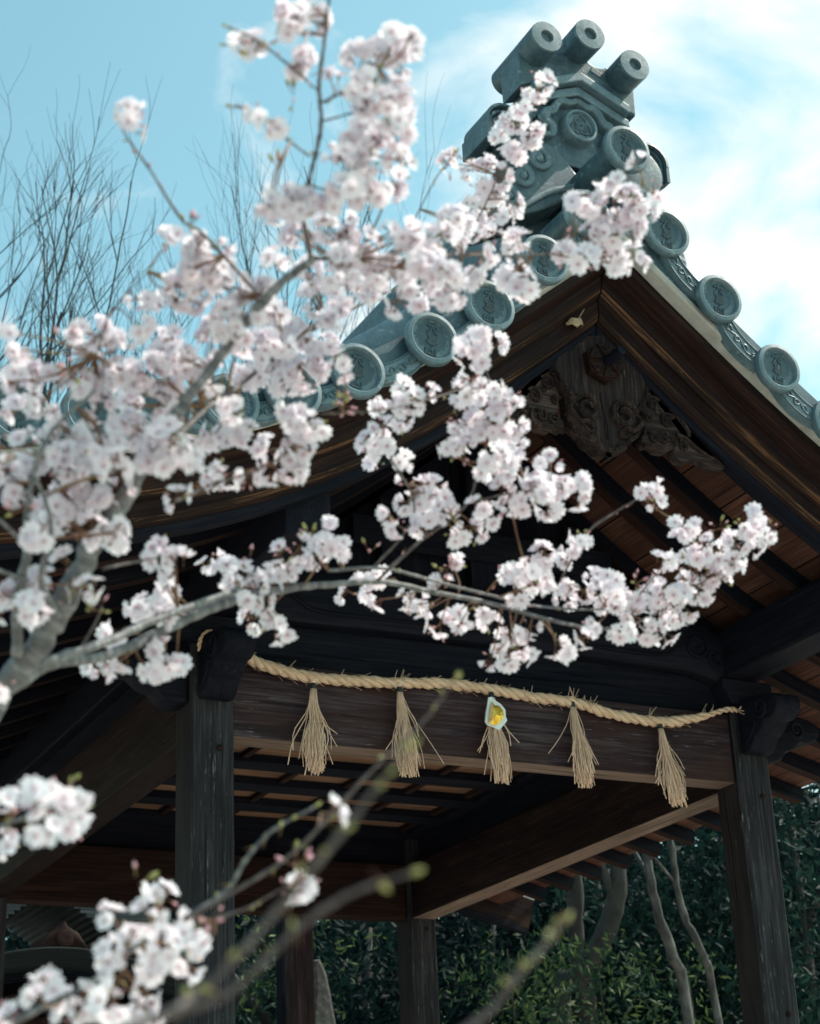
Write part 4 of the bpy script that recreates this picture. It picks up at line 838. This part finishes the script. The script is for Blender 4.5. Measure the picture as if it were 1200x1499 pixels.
# boughs: (pixel x, pixel y, distance, radius in metres)
BOUGHS = {
 'main': ([(-330, 1650, 2.35, .060), (-190, 1290, 2.3, .046), (-70, 1110, 2.22, .030), (10, 1000, 2.2, .0225), (70, 920, 2.2, .0205), (130, 812, 2.2, .018), (185, 722, 2.2, .0145), (218, 655, 2.2, .0125), (270, 590, 2.2, .0095), (330, 510, 2.2, .0082), (400, 425, 2.2, .0074), (460, 378, 2.2, .0066)], 'bark'),
 'up': ([(455, 381, 2.2, .0055), (445, 320, 2.16, .0048), (452, 265, 2.12, .0044), (465, 215, 2.1, .0040), (470, 175, 2.08, .0037), (467, 125, 2.05, .0034), (475, 60, 2.02, .0030), (483, -20, 2.0, .0026)], 'twig'),
 'up1': ([(472, 150, 2.07, .0024), (520, 125, 2.05, .0022), (555, 100, 2.03, .0016)], 'twig'),
 'up2': ([(465, 132, 2.05, .0024), (410, 85, 2.03, .0022), (370, 56, 2.02, .002), (332, 38, 2.0, .0014)], 'twig'),
 'up3': ([(455, 230, 2.1, .0022), (410, 197, 2.08, .002), (362, 160, 2.06, .0018), (337, 155, 2.05, .0014)], 'twig'),
 'up4': ([(470, 178, 2.08, .0022), (520, 165, 2.1, .002), (565, 160, 2.1, .0015)], 'twig'),
 'up5': ([(450, 270, 2.12, .0022), (485, 275, 2.12, .0020), (512, 225, 2.1, .0015)], 'twig'),
 'right': ([(460, 378, 2.2, .0048), (520, 380, 2.3, .004), (600, 378, 2.4, .0034), (700, 373, 2.5, .003), (780, 374, 2.55, .0028), (880, 350, 2.6, .0022), (940, 270, 2.6, .0015)], 'twig'),
 'left': ([(380, 433, 2.2, .0038), (300, 345, 2.15, .0032), (265, 320, 2.13, .003), (222, 252, 2.1, .0026), (190, 207, 2.08, .0022), (172, 176, 2.06, .0018)], 'twig'),
 'thin': ([(140, 520, 2.2, .0022), (160, 460, 2.2, .0018), (190, 425, 2.2, .0016), (216, 398, 2.2, .001)], 'twig'),
 'second': ([(240, 655, 2.22, .0075), (300, 600, 2.3, .0065), (350, 565, 2.4, .0055), (430, 500, 2.5, .0045), (520, 450, 2.6, .0036), (600, 410, 2.7, .003), (680, 350, 2.8, .0025), (728, 262, 2.85, .002), (758, 195, 2.9, .0017), (790, 120, 2.9, .0012)], 'twig'),
 'second2': ([(600, 335, 2.6, .0018), (625, 285, 2.6, .0016), (645, 250, 2.6, .0014), (668, 222, 2.6, .001)], 'twig'),
 'lower': ([(20, 1005, 2.22, .016), (70, 975, 2.28, .0108), (150, 960, 2.35, .0108), (230, 928, 2.42, .0108), (320, 886, 2.5, .0108), (400, 866, 2.6, .0095), (480, 856, 2.66, .0078), (560, 852, 2.72, .0066), (640, 868, 2.78, .0058), (720, 884, 2.82, .0052), (800, 906, 2.86, .0046), (870, 920, 2.88, .004), (930, 912, 2.9, .0034), (1000, 872, 2.95, .003), (1060, 815, 3.0, .0024), (1118, 768, 3.0, .0014)], 'bark'),
 'lower2': ([(40, 975, 2.2, .010), (140, 945, 2.28, .009), (225, 908, 2.38, .0085), (300, 880, 2.46, .008), (350, 862, 2.52, .007)], 'bark'),
 'lower3': ([(480, 835, 2.66, .0045), (560, 832, 2.7, .0042), (640, 852, 2.76, .0038), (720, 872, 2.8, .0036), (790, 888, 2.86, .0034), (880, 892, 2.9, .003), (930, 880, 2.92, .002)], 'bark'),
 'rise': ([(552, 850, 2.7, .0045), (612, 795, 2.7, .004), (680, 742, 2.7, .0036), (700, 690, 2.7, .003), (722, 600, 2.72, .0026), (702, 505, 2.74, .0018)], 'twig'),
 'rise2': ([(545, 832, 2.7, .0036), (592, 780, 2.7, .003), (605, 730, 2.7, .0024), (560, 640, 2.7, .002), (600, 585, 2.7, .0012)], 'twig'),
 'rise3': ([(690, 735, 2.7, .0028), (760, 720, 2.7, .0024), (845, 712, 2.72, .0014)], 'twig'),
 'spur': ([(820, 850, 2.88, .003), (858, 782, 2.88, .003), (900, 750, 2.88, .0028), (938, 728, 2.88, .0022)], 'twig'),
 'spur2': ([(470, 606, 2.45, .0022), (560, 600, 2.5, .002), (650, 578, 2.6, .0016), (690, 560, 2.7, .001)], 'twig'),
 'spur3': ([(120, 945, 2.3, .0032), (138, 915, 2.3, .0028), (150, 888, 2.3, .002)], 'twig'),
 'spur4': ([(150, 832, 2.2, .003), (190, 824, 2.25, .0026), (235, 815, 2.3, .0018)], 'twig'),
 'spur5': ([(255, 735, 2.2, .003), (310, 710, 2.3, .0026), (370, 690, 2.35, .0022), (420, 665, 2.4, .0016)], 'twig'),
 'stub': ([(25, 960, 2.18, .012), (28, 870, 2.15, .0098), (40, 805, 2.13, .0085), (42, 730, 2.12, .006), (70, 640, 2.12, .0045), (140, 570, 2.12, .003)], 'bark'),
 'stub2': ([(38, 800, 2.13, .0045), (0, 762, 2.1, .004), (-60, 720, 2.1, .003)], 'bark'),
 'stub3': ([(40, 850, 2.14, .0045), (-10, 832, 2.1, .004), (-60, 820, 2.1, .003)], 'bark'),
 'stub4': ([(85, 905, 2.18, .0075), (60, 850, 2.1, .0065), (75, 770, 2.05, .005), (50, 690, 2.02, .003)], 'bark'),
 'drop': ([(-330, 1650, 2.3, .030), (-120, 1560, 1.9, .012), (60, 1475, 1.75, .0052), (130, 1440, 1.75, .0045), (200, 1385, 1.76, .004), (268, 1345, 1.76, .0036), (332, 1303, 1.78, .0032), (360, 1258, 1.79, .0030), (400, 1215, 1.8, .0028), (462, 1180, 1.8, .0018)], 'bark'),
 'drop2': ([(262, 1350, 1.76, .0034), (330, 1312, 1.72, .0032), (430, 1248, 1.66, .0028), (540, 1132, 1.6, .0024), (620, 1055, 1.55, .0019), (668, 990, 1.52, .001)], 'twig'),
 'drop3': ([(-330, 1650, 2.3, .026), (-60, 1600, 1.5, .009), (180, 1510, 0.976, 0.0041), (300, 1445, 0.960, 0.0034), (400, 1340, 0.952, 0.0031), (480, 1245, 0.944, 0.0027), (545, 1160, 0.944, 0.0022), (600, 1095, 0.944, 0.0012)], 'twig'),
 'drop4': ([(180, 1510, 0.976, 0.0034), (330, 1455, 0.960, 0.0031), (430, 1365, 0.952, 0.0026), (510, 1310, 0.944, 0.0022), (602, 1278, 0.944, 0.0012)], 'twig'),
 'drop5': ([(180, 1510, 0.976, 0.0034), (480, 1600, 0.960, 0.0034), (690, 1500, 1.000, 0.0031), (760, 1425, 1.008, 0.0027), (800, 1380, 1.016, 0.0024), (826, 1348, 1.024, 0.0012)], 'twig'),
 'drop6': ([(310, 1345, 1.77, .002), (360, 1330, 1.77, .002), (415, 1300, 1.78, .0016), (440, 1290, 1.78, .001)], 'twig'),
 'drop7': ([(-330, 1650, 2.3, .02), (-120, 1330, 1.9, .008), (-20, 1225, 1.78, .0035), (60, 1185, 1.76, .0026), (110, 1140, 1.76, .0014)], 'bark'),
}
NODES = []; BP = {}
for key, (pts, mk) in BOUGHS.items():
    P = np.array([far(a, b, d) for a, b, d, r in pts]); R = np.array([q[3] for q in pts]) * (.74 if key == 'main' else .62); n = max(14, len(pts) * 7)
    q = spline(P, n); rr = np.interp(np.linspace(0, 1, n), np.linspace(0, 1, len(pts)), R); q = q + RNG.normal(0, 1, q.shape) * (rr * .12)[:, None]
    rr = rr * (1 + (.06 if mk == 'bark' else .11) * RNG.normal(0, 1, n)); mb = MB(); mb.tube(q, rr, 12 if R.max() > .006 else 7)
    if key == 'main':
        mb.tube([(TRK[0], TRK[1], GZ), (TRK[0] + .01, TRK[1], (GZ + TRK[2]) / 2), tuple(P[0])], [.12, .08, .06], 14)
    mb.build('bough' if R.max() > .009 else 'twig', M[mk], cherry, smooth=True); BP[key] = q
    NODES.append(q)
ALLN = np.vstack(NODES)

# one flower: five notched petals, a red-pink eye with stamens, calyx and stalk (unit: petal length 1)
def flower_template():
    V, F, Gc, Mi = [], [], [], []
    us = [.08, .34, .62, .86, 1.0]; ws = [.07, .30, .44, .40, .22]
    for k in range(5):
        a = k * 2 * math.pi / 5; ca, sa = math.cos(a), math.sin(a); b0 = len(V)
        for u, wd in zip(us, ws):
            for j, v in enumerate((-1, 0, 1)):
                uu = u - (.13 if (u == 1.0 and v == 0) else 0); z = .30 * uu ** 1.5 - .12 * uu ** 4 + .10 * abs(v) * uu + (.03 if k % 2 else 0)
                V.append((uu * ca - v * wd * sa, uu * sa + v * wd * ca, z)); Gc.append((uu, 0, 0))
        for r in range(4):
            for j in range(2): F.append((b0 + r * 3 + j, b0 + r * 3 + j + 1, b0 + r * 3 + j + 4, b0 + r * 3 + j + 3)); Mi.append(0)
    b0 = len(V)
    for k in range(7):                       # stamens
        a = k * 2 * math.pi / 7 + .3; r = .24 if k % 2 else .15; b0 = len(V)
        V += [(.05 * math.cos(a), .05 * math.sin(a), .05), (r * math.cos(a + .08), r * math.sin(a + .08), .34), (r * math.cos(a - .08), r * math.sin(a - .08), .34)]; Gc += [(.1, 0, 0)] * 3; F.append((b0, b0 + 1, b0 + 2)); Mi.append(2)
    b0 = len(V); rings = [(.13, .03), (.10, -.25), (.035, -.42), (.03, -1.0)]
    for r, z in rings:
        for k in range(5): a = k * 2 * math.pi / 5; V.append((r * math.cos(a), r * math.sin(a), z)); Gc.append((z, 0, 0))
    for i in range(3):
        for k in range(5): F.append((b0 + i * 5 + k, b0 + i * 5 + (k + 1) % 5, b0 + (i + 1) * 5 + (k + 1) % 5, b0 + (i + 1) * 5 + k)); Mi.append(1)
    return np.array(V), F, np.array(Gc), Mi
def bud_template(pink=True):
    V, F, Gc, Mi = [], [], [], []
    prof = [(.02, .80), (.13, .60), (.22, .30), (.19, .05), (.12, -.08), (.05, -.3), (.04, -1.0)]
    for r, z in prof:
        for k in range(6): a = k * math.pi / 3; V.append((r * math.cos(a), r * math.sin(a), z)); Gc.append((z, 0, 0))
    for i in range(6):
        for k in range(6): F.append((i * 6 + k, i * 6 + (k + 1) % 6, (i + 1) * 6 + (k + 1) % 6, (i + 1) * 6 + k)); Mi.append((2 if pink else 3) if i < 3 else 1)
    return np.array(V), F, np.array(Gc), Mi
FT, BT, GT = flower_template(), bud_template(), bud_template(False)
def basis(d, rng):
    d = d / (np.linalg.norm(d) + 1e-9); x = np.cross(d, rng.normal(0, 1, 3)); x /= np.linalg.norm(x) + 1e-9; return np.stack([x, np.cross(d, x), d], 1)
def put(mb, T_, pos, d, size, rng, open_=1.0, pk=0.0):
    V, F, Gc, Mi = T_; B_ = basis(d, rng); Q = V.copy(); Q[:, 0] *= open_; Q[:, 1] *= open_
    if open_ < 1: Q[:, 2] += (1 - open_) * 1.1 * np.clip(np.hypot(V[:, 0], V[:, 1]), 0, 1)
    Q = Q + rng.normal(0, .028, Q.shape) * (np.array(Mi + [0] * 0).size > 0)
    G_ = Gc.copy(); G_[:, 1] = pk; o = len(mb.v); Wd = (Q * size) @ B_.T + pos
    mb.v += [tuple(v) for v in Wd.tolist()]; mb.g += [tuple(v) for v in G_.tolist()]; mb.f += [tuple(i + o for i in f) for f in F]; mb.m += Mi
# clusters: group -> (distance, [(pixel x, pixel y, pixel radius), ...])
BL = {
 'top': (2.05, '452,20,34 430,48,24 435,85,27 368,72,25 355,62,16 560,65,38 590,85,28 600,60,20 545,130,40 585,150,42 520,205,46 555,225,40 580,185,34 505,240,24 535,90,28 415,290,40 398,300,22 465,315,30 440,300,24 185,165,20 190,182,15 487,122,10 400,180,12 384,176,10 545,300,34 505,275,26 420,25,22'),
 'mid': (2.25, '575,262,24 590,240,18 440,345,32 490,330,30 530,350,34 580,338,34 630,348,38 665,330,26 620,398,34 560,402,34 500,392,34 656,408,26 270,362,30 252,350,16 300,398,42 340,432,42 262,418,28 390,432,28 315,362,20 400,380,16 280,430,34 240,446,20 345,468,38 315,490,30 140,495,30 115,485,18 170,515,26 230,505,36 250,528,34 220,548,30 182,550,30 200,585,42 245,555,30 150,595,25 60,590,20 75,606,18 30,605,24 27,512,20 8,485,16 280,525,26 205,480,20 330,405,26 60,560,30 105,560,26 150,560,26 185,620,28 245,600,24 290,580,22 20,560,20 310,550,22 345,600,20 80,640,24 210,440,18 355,500,26'),
 'heart': (2.5, '425,495,34 390,515,34 365,540,30 450,500,28 480,515,28 450,542,28 495,530,18 420,550,28 596,403,28 644,411,34 664,425,18 519,403,34 448,398,28 491,445,24 457,438,28 579,445,14 434,533,20 540,430,26 470,470,24 610,440,16 405,460,22'),
 'left': (2.15, '255,652,48 225,665,28 282,660,24 125,640,30 160,660,36 100,680,30 55,680,28 150,710,44 115,720,40 90,750,35 170,690,26 60,770,24 165,782,25 5,655,18 10,700,24 30,722,24 75,752,28 54,785,22 178,792,16 96,818,15 62,852,28 25,875,28 50,892,28 80,884,15 12,892,22 137,862,13 117,868,10 0,1010,16 30,655,22 190,630,30 130,775,22'),
 'centre': (2.4, '325,635,28 310,645,18 355,625,26 325,695,20 312,706,12 360,700,12 257,730,20 426,612,26 460,625,24 390,658,20 425,670,36 402,692,22 440,650,22 233,815,30 258,832,25 208,887,25 246,868,24 229,904,28 250,896,20 167,927,12 142,983,12 183,971,16 165,975,12 242,960,30 225,983,18 258,982,20'),
 'arm': (2.6, '307,822,13 330,830,20 343,850,24 355,839,14 375,853,22 358,873,18 378,884,13 406,841,20 412,810,12 435,819,18 426,844,13 460,807,22 440,795,12 480,807,24 477,775,15 500,800,14 370,909,12 395,907,10 415,924,18 404,915,12'),
 'riser': (2.7, '550,662,20 551,682,10 540,650,12 590,680,13 608,706,25 619,724,28 597,732,22 645,735,25 652,750,20 619,768,20 568,754,15 579,768,11 637,712,18 656,656,12 664,660,10 696,650,28 722,677,30 715,695,25 759,690,28 781,691,26 773,724,34 803,713,26 803,743,22 825,721,24 847,708,17 850,728,13 806,671,11 744,724,24 751,746,20 704,746,16 718,761,14 685,779,16 700,783,12 671,783,9 701,500,26 729,506,16 677,515,18 687,557,20 705,567,18 729,567,16 677,581,18 719,590,28 743,585,20 701,609,26 733,623,30 757,623,16 668,618,12 715,646,28 747,646,22 733,679,24 604,582,28 624,575,16 584,573,16 562,592,11 562,624,22 587,615,13 560,655,16 700,530,14'),
 'tip': (2.92, '959,726,19 945,720,10 1005,772,15 997,787,16 1020,778,12 1100,757,20 1090,772,16 1122,787,15 1107,800,17 1075,795,20 1050,810,25 1070,825,22 1025,812,20 987,822,17 972,825,13 1010,825,20 1035,840,22 1050,850,18 1015,855,25 1030,872,16 962,852,16 975,872,25 992,877,22 1000,895,18 982,905,18 952,880,22 927,877,22 907,872,17 925,900,20 957,917,17 947,932,17 970,932,13 920,925,13 905,932,11 1120,770,12'),
 'under': (2.84, '751,834,22 735,840,14 788,809,21 799,823,20 773,845,28 795,853,20 759,867,17 843,801,17 850,790,11 832,816,17 847,860,25 869,853,21 894,849,19 902,875,19 828,871,17 880,889,16 553,845,17 542,871,13 553,878,15 507,867,12 525,858,12 608,886,17 596,878,12 625,893,12 641,922,13 667,897,19 671,915,13 704,900,13 715,915,11 645,860,11 663,827,11 751,930,15 773,922,17 737,933,12 759,952,17 733,952,11 718,966,13 744,970,13 770,959,13 861,933,17 872,922,13 828,955,14 815,950,10'),
 'crown': (2.88, '789,126,16 795,115,10 771,142,11 754,177,23 775,191,22 768,160,12 729,200,18 668,228,16 655,240,10 705,247,26 752,224,22 733,252,23 710,285,26 690,305,16 700,317,24 743,322,20 752,300,14 725,345,18'),
 'front': (2.55, '654,350,28 752,352,22 710,369,14 659,440,20 738,410,32 696,404,20 770,420,24 901,266,18 935,243,14 962,275,15 850,298,24 882,298,34 920,303,34 901,336,38 929,331,20 826,373,21 859,378,20 892,387,32 920,384,26 864,345,18 945,310,18 685,340,22'),
 'low': (1.76, '8,1165,17 45,1180,22 64,1160,13 100,1165,22 112,1186,19 10,1200,20 12,1235,20 70,1220,17 107,1202,11 50,1160,12 232,1305,24 167,1345,16 215,1338,14 245,1357,14 190,1375,25 160,1405,28 215,1395,22 270,1375,25 295,1385,16 270,1410,22 225,1422,20 70,1445,28 95,1460,25 130,1475,20 165,1470,28 210,1465,27 235,1470,19 215,1490,16 110,1480,18 240,1390,18 485,1190,13 445,1295,17 428,1305,12 10,1490,12 185,1435,20 60,1470,16'),
}
CL = []
for gname, (dist, txt) in BL.items():
    for it in txt.split(): x, y, r = (float(v) for v in it.split(',')); CL.append((x, y, r, dist, gname))
CL.sort(key=lambda c: -c[2])
rest = MB(); rng = np.random.default_rng(5); PM = [M['petal'], M['calyx'], M['pinkbud'], M['greenbud']]
for ci, (x, y, r, dist, gname) in enumerate(CL):
    mb = MB() if ci < 100 else rest
    dd = dist + rng.normal(0, .05); c = far(x, y, dd); R = r * dd / FPX * (1.12 if gname in ('left', 'mid', 'heart', 'top') else 1.06); fs = (.0122 if dist < 1.9 else .0128 if dist < 2.3 else .0138) * rng.uniform(.92, 1.06)
    n = int(np.clip(round((R / fs) ** 2 * (2.9 if gname in ('left', 'mid', 'heart', 'top') else 2.5)), 3, 46)); k = np.argmin(np.linalg.norm(ALLN - c, axis=1)); nb = ALLN[k]; away = c - nb; aw = away / (np.linalg.norm(away) + 1e-6)
    ns = max(1, int(round(n / 4.6))); subs = []
    for q in range(ns):                      # each blob is a few umbels, every umbel on a spur of its own
        v = rng.normal(0, 1, 3); v /= np.linalg.norm(v); sc_ = c + v * max(R - fs * 1.25, 0) * rng.uniform(.35, 1) ** .7 if ns > 1 else c - aw * fs * .4
        subs.append((sc_, v if ns > 1 else aw))
        if np.linalg.norm(sc_ - nb) < .12: mb.tube(spline([nb, (nb + sc_) / 2 + rng.normal(0, .004, 3), sc_], 5), [.0015, .0013, .0012, .0011, .0010], 5, mi=1)
    for j in range(n):
        sc_, v = subs[j % ns]; d = v * .75 + rng.normal(0, 1, 3) * .75; d /= np.linalg.norm(d)
        if d @ FWD > .5 and rng.random() < .5: d = d - 2 * (d @ FWD) * FWD
        pos = sc_ + d * fs * rng.uniform(.75, 1.35); dirv = d + rng.normal(0, .28, 3)
        put(mb, FT, pos, dirv, fs * rng.uniform(.85, 1.1), rng, 1.0 if rng.random() < .75 else rng.uniform(.4, .8), rng.random() ** 3)
    for j in range(rng.integers(1, 4 + ns) + (2 if r < 13 else 0)):
        sc_, v = subs[rng.integers(0, ns)]; d = v * .6 + rng.normal(0, 1, 3); d /= np.linalg.norm(d); put(mb, BT if rng.random() < .7 else GT, sc_ + d * fs * rng.uniform(.7, 1.5), d, fs * rng.uniform(.45, .62), rng)
    if ci < 100: mb.build('blossom_cluster', PM, cherry, smooth=True)
o = rest.build('blossom', PM, cherry, smooth=True); o['kind'] = 'stuff'
# buds and small bronze leaves along the twigs
bm = MB()
for key in ('drop', 'drop2', 'drop3', 'drop4', 'drop5', 'drop6', 'drop7', 'up', 'up1', 'up2', 'up3', 'left', 'thin', 'rise', 'spur', 'second', 'lower3', 'right', 'second2', 'spur2', 'spur5'):
    q = BP[key]; n = len(q); low = key.startswith('drop')
    for i in range(max(2, n // (6 if not low else 3)) if low else 2, n, 4 if not low else 3):
        if rng.random() < .25: continue
        d = rng.normal(0, 1, 3) + (q[min(i + 1, n - 1)] - q[i - 1]) * 60; put(bm, GT if low or rng.random() < .45 else BT, q[i] + rng.normal(0, .002, 3), d, (.0075 if low else .0070) * rng.uniform(.7, 1.25), rng)
    put(bm, GT, q[-1], q[-1] - q[-2], .009, rng)
for x, y, d, nn in ((432, 1262, 1.78, 5), (365, 815, 2.6, 4), (455, 785, 2.6, 6), (660, 830, 2.8, 7), (650, 835, 2.8, 5), (500, 595, 2.45, 8), (30, 742, 2.1, 5), (140, 888, 2.2, 6), (1052, 770, 2.95, 6), (930, 850, 2.92, 6), (265, 640, 2.15, 5), (345, 62, 2.0, 4), (400, 55, 2.0, 4), (430, 140, 2.05, 4), (410, 245, 2.1, 5), (505, 590, 2.5, 5), (110, 540, 2.1, 6), (820, 345, 2.6, 4), (680, 665, 2.7, 4), (305, 1340, 1.76, 4), (200, 1290, 1.75, 2), (540, 805, 2.7, 4), (95, 500, 2.1, 4), (275, 330, 2.1, 5)):
    c = far(x, y, d)
    for k in range(nn): v = rng.normal(0, 1, 3); v /= np.linalg.norm(v); put(bm, BT if rng.random() < .62 else GT, c + v * .013, v + np.array([0, 0, .4]), .0125 * rng.uniform(.6, 1.1), rng)
o = bm.build('bud', PM, cherry, smooth=True); o['kind'] = 'stuff'
